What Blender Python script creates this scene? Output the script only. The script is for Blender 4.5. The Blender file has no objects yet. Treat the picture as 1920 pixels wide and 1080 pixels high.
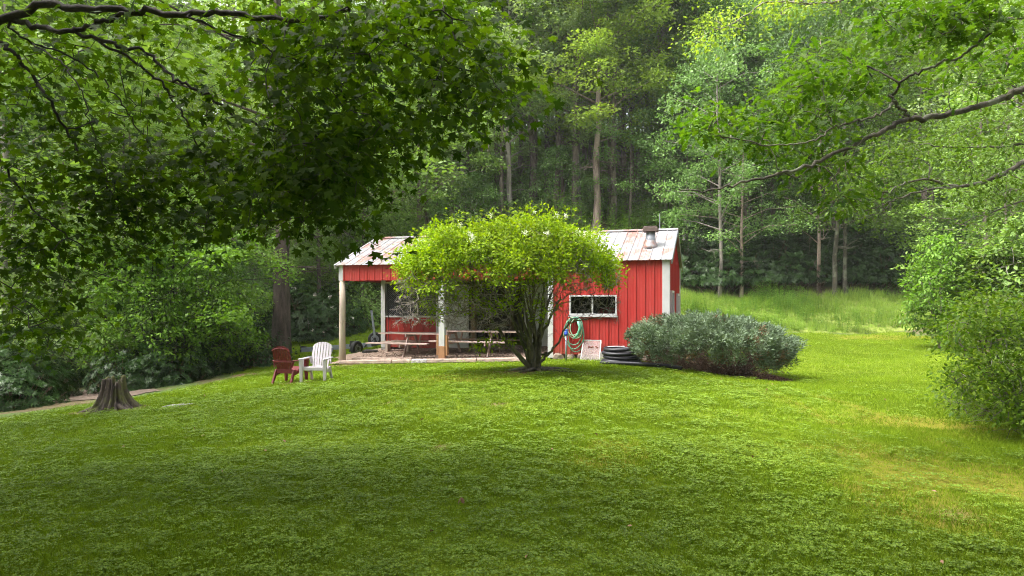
import bpy, bmesh, math, random
import numpy as np
from mathutils import Matrix, Vector

sc = bpy.context.scene
COL = sc.collection
R = math.radians
F, HY, CX, CZ = 1280.0, 563.0, 960.0, 1.7      # focal length in photo pixels, horizon row, centre column, eye height

# ------------------------------------------------------------------ camera, sky, sun
cam_d = bpy.data.cameras.new('camera')
cam_d.sensor_width = 36.0
cam_d.lens = 24.0
cam_d.shift_y = 23.0 / 1920.0
cam_d.clip_start = 0.1
cam_d.clip_end = 600
cam = bpy.data.objects.new('camera', cam_d)
cam.location = (0, 0, CZ)
cam.rotation_euler = (R(90), 0, 0)
COL.objects.link(cam)
sc.camera = cam

SUN_EL, SUN_AZ = 58.0, 262.0      # azimuth clockwise from +Y (the view direction)
world = bpy.data.worlds.new('World')
sc.world = world
world.use_nodes = True
wn = world.node_tree
bg = wn.nodes['Background']
sky = wn.nodes.new('ShaderNodeTexSky')
sky.sky_type = 'NISHITA'
sky.sun_disc = False
sky.sun_elevation = R(SUN_EL)
sky.sun_rotation = R(SUN_AZ)
sky.air_density = 1.0
sky.dust_density = 7.0
sky.ozone_density = 1.0
hsv = wn.nodes.new('ShaderNodeHueSaturation')
hsv.inputs['Saturation'].default_value = 0.22
wn.links.new(sky.outputs[0], hsv.inputs['Color'])
wn.links.new(hsv.outputs[0], bg.inputs[0])
bg.inputs[1].default_value = 0.15
sun_d = bpy.data.lights.new('sun', 'SUN')
sun_d.energy = 1.2
sun_d.angle = R(32)
sun_d.color = (1.0, 0.95, 0.86)
sun = bpy.data.objects.new('sun', sun_d)
sd = Vector((math.sin(R(SUN_AZ)) * math.cos(R(SUN_EL)), math.cos(R(SUN_AZ)) * math.cos(R(SUN_EL)), math.sin(R(SUN_EL))))
sun.rotation_euler = sd.to_track_quat('Z', 'Y').to_euler()
sun.location = (5, -5, 30)
COL.objects.link(sun)
sc.view_settings.view_transform = 'Standard'
sc.view_settings.look = 'None'
sc.view_settings.exposure = 2.15
sc.view_settings.gamma = 1.0
sc.view_settings.use_curve_mapping = False
sc.render.engine = 'CYCLES'
cy = sc.cycles
cy.filter_width = 1.1
cy.max_bounces = 6
cy.diffuse_bounces = 4
cy.glossy_bounces = 2
cy.transmission_bounces = 4
cy.transparent_max_bounces = 8
cy.use_adaptive_sampling = True
cy.adaptive_threshold = 0.008
cy.use_denoising = True
try:
    cy.denoiser = 'OPENIMAGEDENOISE'
    cy.denoising_input_passes = 'RGB_ALBEDO_NORMAL'
    cy.denoising_prefilter = 'NONE'
except Exception:
    pass
cy.caustics_reflective = False
cy.caustics_refractive = False

# ------------------------------------------------------------------ helpers
def at(px, D, z=None):
    """plan position seen at photo column px, D metres away"""
    x = (px - CX) / F * D
    return (x, D) if z is None else (x, D, z)

def pt(px, py, D):
    return np.array([(px - CX) / F * D, D, CZ + (HY - py) / F * D])

def tag(o, label=None, cat=None, group=None, kind=None):
    if label: o['label'] = label
    if cat: o['category'] = cat
    if group: o['group'] = group
    if kind: o['kind'] = kind
    return o

def empty(name, loc=(0, 0, 0), rz=0.0):
    o = bpy.data.objects.new(name, None)
    o.empty_display_size = 0.2
    o.location = loc
    o.rotation_euler = (0, 0, rz)
    COL.objects.link(o)
    return o

def link(name, me, parent=None, mat=None):
    o = bpy.data.objects.new(name, me)
    COL.objects.link(o)
    if parent is not None: o.parent = parent
    if mat is not None and not me.materials: me.materials.append(mat)
    return o

def mesh_np(name, V, Fa, mat=None, att=None, smooth=False):
    """mesh from a vertex array and one or several face arrays (each of one size)"""
    V = np.asarray(V, dtype=np.float32)
    if not isinstance(Fa, (list, tuple)): Fa = [Fa]
    Fa = [np.asarray(f, dtype=np.int32) for f in Fa if len(f)]
    me = bpy.data.meshes.new(name)
    me.vertices.add(len(V))
    me.vertices.foreach_set('co', V.ravel())
    loops = np.concatenate([f.ravel() for f in Fa])
    sizes = np.concatenate([np.full(len(f), f.shape[1], dtype=np.int32) for f in Fa])
    me.loops.add(len(loops))
    me.loops.foreach_set('vertex_index', loops)
    me.polygons.add(len(sizes))
    st = np.zeros(len(sizes), dtype=np.int32); st[1:] = np.cumsum(sizes)[:-1]
    me.polygons.foreach_set('loop_start', st)
    me.polygons.foreach_set('loop_total', sizes)
    if smooth: me.polygons.foreach_set('use_smooth', np.ones(len(sizes), dtype=bool))
    if att:
        for k, a in att.items():
            at_ = me.attributes.new(k, 'FLOAT', 'POINT')
            at_.data.foreach_set('value', np.asarray(a, dtype=np.float32))
    me.update(calc_edges=True)
    if mat is not None: me.materials.append(mat)
    return me

class MB:
    """collects simple solids for one mesh"""
    def __init__(s): s.v = []; s.f = []
    def add(s, V, Fs):
        b = len(s.v)
        s.v += [tuple(map(float, p)) for p in V]
        s.f += [tuple(i + b for i in f) for f in Fs]
        return s
    def box(s, x0, x1, y0, y1, z0, z1, m=None):
        V = [(x, y, z) for z in (z0, z1) for y in (y0, y1) for x in (x0, x1)]
        if m is not None: V = [m @ Vector(p) for p in V]
        return s.add(V, [(0, 2, 3, 1), (4, 5, 7, 6), (0, 1, 5, 4), (2, 6, 7, 3), (0, 4, 6, 2), (1, 3, 7, 5)])
    def beam(s, a, b, w, h, up=(0, 0, 1)):
        a, b, up = Vector(a), Vector(b), Vector(up)
        d = (b - a).normalized(); x = d.cross(up)
        if x.length < 1e-4: x = d.cross(Vector((0, 1, 0)))
        x.normalize(); y = x.cross(d)
        V = [p + x * (sx * w / 2) + y * (sy * h / 2) for p in (a, b) for sy in (-1, 1) for sx in (-1, 1)]
        return s.add(V, [(0, 2, 3, 1), (4, 5, 7, 6), (0, 1, 5, 4), (2, 6, 7, 3), (0, 4, 6, 2), (1, 3, 7, 5)])
    def tube(s, pts, rad, n=8, caps=True, closed=False):
        pts = [Vector(p) for p in pts]
        if not hasattr(rad, '__len__'): rad = [rad] * len(pts)
        rings = []; ref = None; N = len(pts)
        for i, p in enumerate(pts):
            if closed: t = (pts[(i + 1) % N] - pts[i - 1]).normalized()
            else: t = (pts[min(i + 1, N - 1)] - pts[max(i - 1, 0)]).normalized()
            if ref is None:
                ref = t.orthogonal().normalized()
            ref = (ref - t * ref.dot(t))
            if ref.length < 1e-5: ref = t.orthogonal()
            ref.normalize(); bn = t.cross(ref)
            rings.append([p + (ref * math.cos(2 * math.pi * k / n) + bn * math.sin(2 * math.pi * k / n)) * rad[i] for k in range(n)])
        V = [q for r_ in rings for q in r_]
        Fs = []
        for i in range(N if closed else N - 1):
            j = (i + 1) % N
            for k in range(n):
                k2 = (k + 1) % n
                Fs.append((i * n + k, i * n + k2, j * n + k2, j * n + k))
        if caps and not closed:
            Fs.append(tuple(reversed(range(n)))); Fs.append(tuple((N - 1) * n + k for k in range(n)))
        return s.add(V, Fs)
    def prism(s, outline, y0, y1, axis='y'):
        n = len(outline)
        def P(a, b, t): return (a, t, b) if axis == 'y' else ((a, b, t) if axis == 'z' else (t, a, b))
        V = [P(a, b, y0) for a, b in outline] + [P(a, b, y1) for a, b in outline]
        Fs = [tuple(range(n)), tuple(reversed(range(n, 2 * n)))]
        for i in range(n):
            j = (i + 1) % n
            Fs.append((i, i + n, j + n, j))
        return s.add(V, Fs)
    def lathe(s, prof, n=16, c=(0, 0, 0), sq=1.0):
        V = []
        for r_, z in prof:
            for k in range(n):
                a = 2 * math.pi * k / n
                V.append((c[0] + r_ * math.cos(a), c[1] + r_ * math.sin(a) * sq, c[2] + z))
        Fs = []
        for i in range(len(prof) - 1):
            for k in range(n):
                k2 = (k + 1) % n
                Fs.append((i * n + k, i * n + k2, (i + 1) * n + k2, (i + 1) * n + k))
        Fs.append(tuple(reversed(range(n)))); Fs.append(tuple((len(prof) - 1) * n + k for k in range(n)))
        return s.add(V, Fs)
    def build(s, name, mat, parent=None, smooth=False, bevel=0, link_it=True):
        me = bpy.data.meshes.new(name)
        me.from_pydata(s.v, [], s.f)
        bm = bmesh.new(); bm.from_mesh(me)
        bmesh.ops.recalc_face_normals(bm, faces=bm.faces)
        if bevel:
            bmesh.ops.bevel(bm, geom=[e for e in bm.edges if e.calc_face_angle(0) > 0.5], offset=bevel, segments=1, affect='EDGES', clamp_overlap=True)
        bm.to_mesh(me); bm.free()
        if smooth:
            for p in me.polygons: p.use_smooth = True
        me.materials.append(mat)
        return link(name, me, parent) if link_it else me

# ------------------------------------------------------------------ material kit
def new_mat(name):
    m = bpy.data.materials.new(name); m.use_nodes = True
    nt = m.node_tree; b = nt.nodes['Principled BSDF']
    return m, nt, b

def noise(nt, scale, detail=4, src=None, rough=0.6, vec_scale=None):
    n = nt.nodes.new('ShaderNodeTexNoise')
    n.inputs['Scale'].default_value = scale; n.inputs['Detail'].default_value = detail; n.inputs['Roughness'].default_value = rough
    if src is not None:
        if vec_scale:
            mp = nt.nodes.new('ShaderNodeMapping'); mp.inputs['Scale'].default_value = vec_scale
            nt.links.new(src, mp.inputs['Vector']); src = mp.outputs[0]
        nt.links.new(src, n.inputs['Vector'])
    return n

def ramp(nt, src, stops):
    r_ = nt.nodes.new('ShaderNodeValToRGB'); el = r_.color_ramp.elements
    while len(el) < len(stops): el.new(0.5)
    for e, (p, c) in zip(el, stops):
        e.position = p; e.color = (c[0], c[1], c[2], 1) if hasattr(c, '__len__') else (c, c, c, 1)
    nt.links.new(src, r_.inputs[0])
    return r_

def mixc(nt, fac, a, b, mode='MIX'):
    m = nt.nodes.new('ShaderNodeMix'); m.data_type = 'RGBA'; m.blend_type = mode
    for i, v in ((0, fac), (6, a), (7, b)):
        if isinstance(v, (int, float)): m.inputs[i].default_value = v
        elif isinstance(v, (tuple, list)): m.inputs[i].default_value = (v[0], v[1], v[2], 1)
        else: nt.links.new(v, m.inputs[i])
    return m.outputs[2]

def attr(nt, name):
    a = nt.nodes.new('ShaderNodeAttribute'); a.attribute_name = name
    return a.outputs['Fac']

def bump(nt, b, h, strength=0.3, dist=0.02):
    n = nt.nodes.new('ShaderNodeBump'); n.inputs['Strength'].default_value = strength; n.inputs['Distance'].default_value = dist
    nt.links.new(h, n.inputs['Height']); nt.links.new(n.outputs[0], b.inputs['Normal'])

def geo(nt):
    return nt.nodes.new('ShaderNodeNewGeometry').outputs['Position']

def leaf_mat(name, lo, hi, trans=0.4, tcol=None, rough=0.45, spec=0.35, patch=0.35, patch_scale=0.6):
    m, nt, b = new_mat(name)
    c = ramp(nt, attr(nt, 'v'), [(0.0, lo), (0.55, [(lo[i] + hi[i]) / 2 for i in range(3)]), (1.0, hi)]).outputs[0]
    n = noise(nt, patch_scale, 3, geo(nt))
    k = ramp(nt, n.outputs['Fac'], [(0.3, 1 - patch), (0.7, 1 + patch * 0.6)]).outputs[0]
    c = mixc(nt, 1.0, c, k, 'MULTIPLY')
    nt.links.new(c, b.inputs['Base Color'])
    b.inputs['Roughness'].default_value = rough
    b.inputs['Specular IOR Level'].default_value = spec * 0.45
    t = nt.nodes.new('ShaderNodeBsdfTranslucent')
    tc = tcol or (1.25, 1.3, 0.45)
    nt.links.new(mixc(nt, 1.0, c, tc, 'MULTIPLY'), t.inputs['Color'])
    mx = nt.nodes.new('ShaderNodeMixShader'); mx.inputs[0].default_value = trans
    nt.links.new(b.outputs[0], mx.inputs[1]); nt.links.new(t.outputs[0], mx.inputs[2])
    nt.links.new(mx.outputs[0], nt.nodes['Material Output'].inputs['Surface'])
    return m

def bark_mat(name, c1, c2, c3=None, sc_=6.0, lichen=None, stretch=0.18, bstr=0.8):
    m, nt, b = new_mat(name)
    g = geo(nt)
    n1 = noise(nt, sc_, 6, g, vec_scale=(1, 1, stretch))
    n2 = noise(nt, sc_ * 5, 3, g, vec_scale=(1, 1, 0.5))
    c = ramp(nt, n1.outputs['Fac'], [(0.32, c1), (0.62, c2)]).outputs[0]
    c = mixc(nt, 0.5, c, ramp(nt, n2.outputs['Fac'], [(0.3, 0.45), (0.7, 1.3)]).outputs[0], 'MULTIPLY')
    if lichen:
        n3 = noise(nt, 2.6, 4, g)
        c = mixc(nt, ramp(nt, n3.outputs['Fac'], [(0.5, 0.0), (0.62, 0.85)]).outputs[0], c, lichen)
    nt.links.new(c, b.inputs['Base Color'])
    b.inputs['Roughness'].default_value = 0.9
    bump(nt, b, n1.outputs['Fac'], bstr, 0.04)
    return m

def flat_mat(name, col, rough=0.6, metal=0.0, var=0.15, nsc=8.0, spec=0.4, dirt=None, bstr=0.1, stretch=None):
    m, nt, b = new_mat(name)
    g = geo(nt)
    n = noise(nt, nsc, 5, g, vec_scale=stretch)
    c = mixc(nt, 1.0, col, ramp(nt, n.outputs['Fac'], [(0.3, 1 - var), (0.7, 1 + var)]).outputs[0], 'MULTIPLY')
    if dirt:
        n2 = noise(nt, nsc * 0.37, 6, g, rough=0.7)
        c = mixc(nt, ramp(nt, n2.outputs['Fac'], [(dirt[1], 0.0), (dirt[1] + 0.18, 1.0)]).outputs[0], c, dirt[0])
    nt.links.new(c, b.inputs['Base Color'])
    b.inputs['Roughness'].default_value = rough; b.inputs['Metallic'].default_value = metal
    b.inputs['Specular IOR Level'].default_value = spec
    bump(nt, b, n.outputs['Fac'], bstr, 0.01)
    return m

M = {}
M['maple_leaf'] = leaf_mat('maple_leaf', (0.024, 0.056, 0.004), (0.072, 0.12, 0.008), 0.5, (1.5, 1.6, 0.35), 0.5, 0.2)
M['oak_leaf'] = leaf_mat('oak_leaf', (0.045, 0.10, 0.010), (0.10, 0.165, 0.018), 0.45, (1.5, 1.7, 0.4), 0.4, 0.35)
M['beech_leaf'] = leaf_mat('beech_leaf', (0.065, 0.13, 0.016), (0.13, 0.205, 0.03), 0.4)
M['bush_leaf'] = leaf_mat('bush_leaf', (0.135, 0.235, 0.006), (0.28, 0.38, 0.012), 0.42, (1.35, 1.35, 0.3), 0.5, 0.25)
M['juniper'] = leaf_mat('juniper', (0.085, 0.13, 0.072), (0.24, 0.31, 0.21), 0.1, None, 0.75, 0.1, 0.45, 1.6)
M['juniper_brown'] = leaf_mat('juniper_brown', (0.11, 0.075, 0.045), (0.24, 0.17, 0.10), 0.1, None, 0.8, 0.1)
M['rhodo'] = leaf_mat('rhodo', (0.012, 0.034, 0.006), (0.042, 0.085, 0.019), 0.15, None, 0.4, 0.4, 0.45)
M['crown_yellow'] = leaf_mat('crown_yellow', (0.19, 0.29, 0.045), (0.36, 0.47, 0.09), 0.42)
M['crown_green'] = leaf_mat('crown_green', (0.125, 0.22, 0.05), (0.26, 0.385, 0.10), 0.35)
M['crown_grey'] = leaf_mat('crown_grey', (0.18, 0.27, 0.10), (0.34, 0.44, 0.19), 0.35)
M['crown_mint'] = leaf_mat('crown_mint', (0.12, 0.22, 0.07), (0.27, 0.40, 0.13), 0.35, (1.1, 1.3, 0.7))
M['crown_dark'] = leaf_mat('crown_dark', (0.03, 0.07, 0.02), (0.09, 0.15, 0.05), 0.2)
M['shrub_leaf'] = leaf_mat('shrub_leaf', (0.09, 0.19, 0.022), (0.20, 0.33, 0.055), 0.38, (1.3, 1.4, 0.4), 0.45)
M['loose_leaf'] = leaf_mat('loose_leaf', (0.05, 0.11, 0.008), (0.14, 0.21, 0.02), 0.42, (1.3, 1.4, 0.4), 0.5)
M['grass'] = leaf_mat('grass', (0.125, 0.208, 0.010), (0.27, 0.37, 0.028), 0.3, (1.2, 1.2, 0.4), 0.6, 0.15, 0.25, 0.35)
M['clover'] = leaf_mat('clover', (0.095, 0.172, 0.009), (0.215, 0.31, 0.028), 0.25, (1.2, 1.3, 0.4), 0.45, 0.55, 0.25, 0.8)
M['meadow'] = leaf_mat('meadow', (0.15, 0.26, 0.03), (0.32, 0.43, 0.09), 0.35, (1.2, 1.2, 0.5), 0.6, 0.15, 0.3, 0.3)
M['bark_dark'] = bark_mat('bark_dark', (0.012, 0.010, 0.008), (0.05, 0.042, 0.035))
M['bark_old'] = bark_mat('bark_old', (0.025, 0.018, 0.015), (0.11, 0.08, 0.07), sc_=7)
M['bark_brown'] = bark_mat('bark_brown', (0.075, 0.055, 0.048), (0.23, 0.18, 0.155))
M['bark_grey'] = bark_mat('bark_grey', (0.12, 0.10, 0.09), (0.31, 0.27, 0.245))
M['bark_pink'] = bark_mat('bark_pink', (0.14, 0.095, 0.08), (0.40, 0.30, 0.26))
M['bark_lichen'] = bark_mat('bark_lichen', (0.03, 0.025, 0.02), (0.10, 0.085, 0.065), lichen=(0.17, 0.175, 0.13))
M['bark_moss'] = bark_mat('bark_moss', (0.035, 0.035, 0.018), (0.11, 0.10, 0.05), lichen=(0.07, 0.09, 0.02), sc_=14)
M['bark_stump'] = bark_mat('bark_stump', (0.016, 0.012, 0.010), (0.12, 0.088, 0.075), sc_=9, lichen=(0.10, 0.10, 0.03), stretch=0.12)
M['twig_grey'] = bark_mat('twig_grey', (0.11, 0.09, 0.08), (0.29, 0.25, 0.23), sc_=10)
M['twig_brown'] = bark_mat('twig_brown', (0.05, 0.03, 0.022), (0.17, 0.10, 0.07), sc_=10)
M['flower'] = flat_mat('flower', (0.75, 0.78, 0.62), 0.8, var=0.1)
M['blossom'] = flat_mat('blossom', (0.70, 0.62, 0.62), 0.8, var=0.1)
M['white_paint'] = flat_mat('white_paint', (0.45, 0.44, 0.45), 0.55, var=0.07, nsc=5, dirt=((0.36, 0.31, 0.28), 0.60))
M['grey_paint'] = flat_mat('grey_paint', (0.45, 0.45, 0.45), 0.6, var=0.12, nsc=4, dirt=((0.22, 0.20, 0.18), 0.58))
M['pale_wood'] = flat_mat('pale_wood', (0.42, 0.34, 0.28), 0.8, var=0.3, nsc=7, stretch=(1, 1, 0.12), dirt=((0.20, 0.14, 0.10), 0.58), bstr=0.4)
M['brown_wood'] = flat_mat('brown_wood', (0.27, 0.135, 0.065), 0.75, var=0.25, nsc=9, stretch=(1, 1, 0.12), bstr=0.3)
M['table_wood'] = flat_mat('table_wood', (0.40, 0.29, 0.26), 0.75, var=0.3, nsc=14, stretch=(0.12, 0.6, 1), dirt=((0.20, 0.13, 0.10), 0.58), bstr=0.3)
M['timber'] = flat_mat('timber', (0.29, 0.22, 0.18), 0.9, var=0.4, nsc=12, stretch=(0.25, 1, 1), dirt=((0.10, 0.065, 0.05), 0.55), bstr=0.8)
M['inner_wood'] = flat_mat('inner_wood', (0.20, 0.13, 0.08), 0.8, var=0.25)
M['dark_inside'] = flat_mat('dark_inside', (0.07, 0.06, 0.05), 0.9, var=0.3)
M['steel'] = flat_mat('steel', (0.22, 0.24, 0.29), 0.5, 0.3, var=0.2, dirt=((0.12, 0.09, 0.07), 0.6))
M['dark_metal'] = flat_mat('dark_metal', (0.03, 0.03, 0.035), 0.55, 0.2, var=0.2)
M['galvanised'] = flat_mat('galvanised', (0.24, 0.25, 0.28), 0.45, 0.4, var=0.15, dirt=((0.25, 0.22, 0.20), 0.6))
M['rust_cap'] = flat_mat('rust_cap', (0.10, 0.07, 0.062), 0.8, var=0.35, nsc=6)
M['rubber'] = flat_mat('rubber', (0.018, 0.018, 0.02), 0.75, var=0.25)
M['black_pipe'] = flat_mat('black_pipe', (0.016, 0.016, 0.022), 0.42, var=0.2, dirt=((0.07, 0.06, 0.055), 0.62))
M['red_plastic'] = flat_mat('red_plastic', (0.115, 0.008, 0.012), 0.5, var=0.08, dirt=((0.16, 0.04, 0.04), 0.66))
M['white_plastic'] = flat_mat('white_plastic', (0.45, 0.41, 0.45), 0.45, var=0.04, dirt=((0.55, 0.48, 0.48), 0.64))
M['hose'] = flat_mat('hose', (0.10, 0.30, 0.20), 0.4, var=0.2)
M['hose_pale'] = flat_mat('hose_pale', (0.33, 0.48, 0.33), 0.45, var=0.2)
M['blue_plastic'] = flat_mat('blue_plastic', (0.02, 0.07, 0.42), 0.4)
M['red_cloth'] = flat_mat('red_cloth', (0.40, 0.05, 0.06), 0.8)
M['stone'] = flat_mat('stone', (0.27, 0.21, 0.17), 0.9, var=0.4, nsc=5, dirt=((0.12, 0.10, 0.07), 0.56), bstr=0.9)
M['concrete'] = flat_mat('concrete', (0.30, 0.28, 0.27), 0.9, var=0.2)
M['mulch'] = flat_mat('mulch', (0.10, 0.048, 0.030), 0.95, var=0.6, nsc=22, bstr=1.0)
M['leaf_litter'] = flat_mat('leaf_litter', (0.26, 0.15, 0.09), 0.9, var=0.5, nsc=3)
M['dirt'] = flat_mat('dirt', (0.12, 0.085, 0.065), 0.95, var=0.4, nsc=12, dirt=((0.08, 0.06, 0.04), 0.56), bstr=0.8)
M['chips'] = flat_mat('chips', (0.25, 0.18, 0.14), 0.95, var=0.5, nsc=26, dirt=((0.12, 0.085, 0.06), 0.54), bstr=0.9)

def red_siding(name, col, faded):
    m, nt, b = new_mat(name)
    g = geo(nt)
    n = noise(nt, 1.3, 5, g, vec_scale=(1, 1, 0.6))
    c = mixc(nt, ramp(nt, n.outputs['Fac'], [(0.35, 0.0), (0.75, 1.0)]).outputs[0], col, faded)
    s = noise(nt, 16, 4, g, vec_scale=(1, 1, 0.05))
    c = mixc(nt, 0.35, c, ramp(nt, s.outputs['Fac'], [(0.3, 0.7), (0.7, 1.25)]).outputs[0], 'MULTIPLY')
    w = noise(nt, 7, 6, g, rough=0.75)
    c = mixc(nt, ramp(nt, w.outputs['Fac'], [(0.66, 0.0), (0.75, 0.35)]).outputs[0], c, (0.62, 0.42, 0.40))
    sx = nt.nodes.new('ShaderNodeSeparateXYZ'); nt.links.new(g, sx.inputs[0])
    lo = ramp(nt, sx.outputs['Z'], [(0.12, 0.8), (0.55, 0.0)])
    c = mixc(nt, mixc(nt, 1.0, lo.outputs[0], ramp(nt, w.outputs['Fac'], [(0.35, 0.1), (0.6, 0.9)]).outputs[0], 'MULTIPLY'), c, (0.20, 0.10, 0.07))
    nt.links.new(c, b.inputs['Base Color'])
    b.inputs['Roughness'].default_value = 0.5
    b.inputs['Specular IOR Level'].default_value = 0.35
    bump(nt, b, w.outputs['Fac'], 0.06, 0.01)
    return m
M['red_siding'] = red_siding('red_siding', (0.37, 0.023, 0.021), (0.42, 0.053, 0.047))
M['red_board'] = red_siding('red_board', (0.30, 0.016, 0.012), (0.36, 0.030, 0.022))

def roof_metal():
    m, nt, b = new_mat('roof_metal')
    g = geo(nt)
    tc = nt.nodes.new('ShaderNodeTexCoord')
    n = noise(nt, 1.5, 8, g, rough=0.72)
    n2 = noise(nt, 5.5, 6, g, rough=0.8, vec_scale=(1, 0.35, 0.35))
    oi = nt.nodes.new('ShaderNodeObjectInfo')
    ma = nt.nodes.new('ShaderNodeMath'); ma.operation = 'MULTIPLY_ADD'; ma.inputs[1].default_value = 0.16; ma.inputs[2].default_value = -0.08
    nt.links.new(oi.outputs['Random'], ma.inputs[0])
    mb = nt.nodes.new('ShaderNodeMath'); mb.operation = 'ADD'
    nt.links.new(n.outputs['Fac'], mb.inputs[0]); nt.links.new(ma.outputs[0], mb.inputs[1])
    pale = mixc(nt, ramp(nt, n2.outputs['Fac'], [(0.35, 0.0), (0.65, 1.0)]).outputs[0], (0.23, 0.23, 0.25), (0.35, 0.34, 0.345))
    rust = mixc(nt, n2.outputs['Fac'], (0.21, 0.075, 0.052), (0.34, 0.19, 0.15))
    f1 = ramp(nt, mb.outputs[0], [(0.49, 0.0), (0.58, 0.9)]).outputs[0]
    f2 = ramp(nt, n2.outputs['Fac'], [(0.38, 0.0), (0.52, 1.0)]).outputs[0]
    c = mixc(nt, mixc(nt, 1.0, f1, f2, 'MULTIPLY'), pale, rust)
    nt.links.new(c, b.inputs['Base Color'])
    b.inputs['Roughness'].default_value = 0.45; b.inputs['Metallic'].default_value = 0.15
    return m
M['roof_metal'] = roof_metal()

def glass_mat():
    m, nt, b = new_mat('glass')
    g = nt.nodes.new('ShaderNodeBsdfGlossy'); g.inputs['Roughness'].default_value = 0.03
    t = nt.nodes.new('ShaderNodeBsdfTransparent'); t.inputs['Color'].default_value = (0.75, 0.78, 0.76, 1)
    fr = nt.nodes.new('ShaderNodeFresnel'); fr.inputs['IOR'].default_value = 1.5
    mx = nt.nodes.new('ShaderNodeMixShader')
    nt.links.new(fr.outputs[0], mx.inputs[0]); nt.links.new(t.outputs[0], mx.inputs[1]); nt.links.new(g.outputs[0], mx.inputs[2])
    nt.links.new(mx.outputs[0], nt.nodes['Material Output'].inputs['Surface'])
    return m
M['glass'] = glass_mat()

def haze_mat():
    m = bpy.data.materials.new('haze'); m.use_nodes = True; nt = m.node_tree
    nt.nodes.remove(nt.nodes['Principled BSDF'])
    v = nt.nodes.new('ShaderNodeVolumePrincipled')
    v.inputs['Density'].default_value = 0.0004; v.inputs['Color'].default_value = (0.97, 1.0, 0.96, 1); v.inputs['Anisotropy'].default_value = 0.1
    nt.links.new(v.outputs[0], nt.nodes['Material Output'].inputs['Volume'])
    return m
M['haze'] = haze_mat()

def screen_mat():
    m, nt, b = new_mat('screen_film')
    b.inputs['Base Color'].default_value = (0.42, 0.34, 0.33, 1); b.inputs['Roughness'].default_value = 0.5
    t = nt.nodes.new('ShaderNodeBsdfTransparent')
    mx = nt.nodes.new('ShaderNodeMixShader'); mx.inputs[0].default_value = 0.42
    nt.links.new(t.outputs[0], mx.inputs[1]); nt.links.new(b.outputs[0], mx.inputs[2])
    nt.links.new(mx.outputs[0], nt.nodes['Material Output'].inputs['Surface'])
    return m
M['screen_film'] = screen_mat()

# ------------------------------------------------------------------ building frame (needed by the terrain)
TH = R(17.0)
cT, sT = math.cos(TH), math.sin(TH)
L, W, RV = 10.36, 5.32, 2.66
ZE, ZR = 2.87, 3.93
B0 = np.array([-5.54, 22.03])
U, Vd = np.array([cT, -sT]), np.array([sT, cT])
def BW(u, v, z=None):
    p = B0 + U * u + Vd * v
    return (p[0], p[1]) if z is None else (p[0], p[1], z)
def upx(px, v):
    k = (px - CX) / F
    return (k * (B0[1] + v * cT) - B0[0] - v * sT) / (cT + k * sT)
def zpx(px, py, v):
    D = B0[1] - upx(px, v) * sT + v * cT
    return CZ + (HY - py) / F * D
def pad_z(u, v): return -0.29 + 0.04 * u + 0.08 * v

# ------------------------------------------------------------------ terrain
ctrl = []
def cp(px, py, D): p = pt(px, py, D); ctrl.append((p[0], p[1], p[2]))
for a in [(1000, 694, 15.3), (595, 714, 16.3), (535, 717, 16.8), (960, 850, 7.4), (960, 760, 10.5), (500, 850, 8.0), (1400, 850, 7.3),
          (215, 768, 14), (330, 765, 13.3), (0, 782, 14.5), (130, 760, 17), (100, 742, 21), (0, 735, 22), (280, 738, 19), (450, 695, 23.5), (600, 668, 25.5),
          (690, 640, 29), (715, 610, 34), (600, 645, 29.5), (540, 650, 30), (300, 690, 26), (1160, 684, 18.2), (1300, 694, 18), (1480, 714, 17.2),
          (1600, 645, 27), (1500, 622, 31), (1700, 624, 31), (1750, 700, 18.5), (1900, 838, 8.4), (1600, 762, 11.5), (1900, 720, 15),
          (1400, 690, 20.5), (1290, 640, 25), (1300, 533, 40), (1560, 537, 38.5), (1760, 543, 39), (1400, 580, 35.5), (1640, 582, 35),
          (1118, 392, 50), (1000, 480, 42), (1230, 470, 42), (850, 410, 51), (700, 565, 40), (300, 600, 36), (0, 610, 36), (0, 450, 60), (350, 430, 60), (600, 400, 58),
          (1600, 400, 53), (1900, 410, 52), (1400, 410, 53), (1750, 480, 45), (1450, 480, 45)]: cp(*a)
for X, Y, Z in [(0, 4.2, 0.0), (-3.2, 4.2, -0.05), (3.2, 4.2, 0.0), (0, 0, 0.05), (6, 0, 0.1), (-6, 0, -0.3), (0, -15, 0), (-30, -15, -2), (30, -15, 2),
                (-25, 10, -2.5), (22, 12, 0.6), (-30, 25, -2), (28, 25, 2.5), (-60, 40, 3), (60, 40, 9), (-60, 75, 17), (60, 75, 20), (0, 75, 18.5), (-30, 75, 17.5), (30, 75, 19),
                (0, 95, 23), (-60, 100, 24), (60, 100, 26), (0, 150, 27), (-100, 150, 30), (100, 150, 31), (-100, 60, 6), (100, 60, 12), (-100, 0, -4), (100, 0, 4)]:
    ctrl.append((X, Y, Z))
for u, v in [(-0.3, -0.3), (2, -0.3), (4, -0.3), (6.2, -0.3), (0, 2.7), (3, 2.7), (6, 2.7)]:
    p = BW(u, v); ctrl.append((p[0], p[1], pad_z(u, v) - 0.05))
for u, v, z in [(7.5, -0.2, 0.0), (10.3, -0.3, 0.02), (10.4, 3, 0.05), (10.4, 5.5, 0.2), (5, 5.5, 0.25), (0, 5.5, 0.1), (7, 3, 0.0)]:
    p = BW(u, v); ctrl.append((p[0], p[1], z))
ctrl = np.array(ctrl)
def _phi(r2): return 0.5 * r2 * np.log(np.maximum(r2, 1e-12))
_n = len(ctrl)
_P = np.hstack([np.ones((_n, 1)), ctrl[:, :2]])
_d2 = ((ctrl[:, None, :2] - ctrl[None, :, :2]) ** 2).sum(-1)
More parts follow.
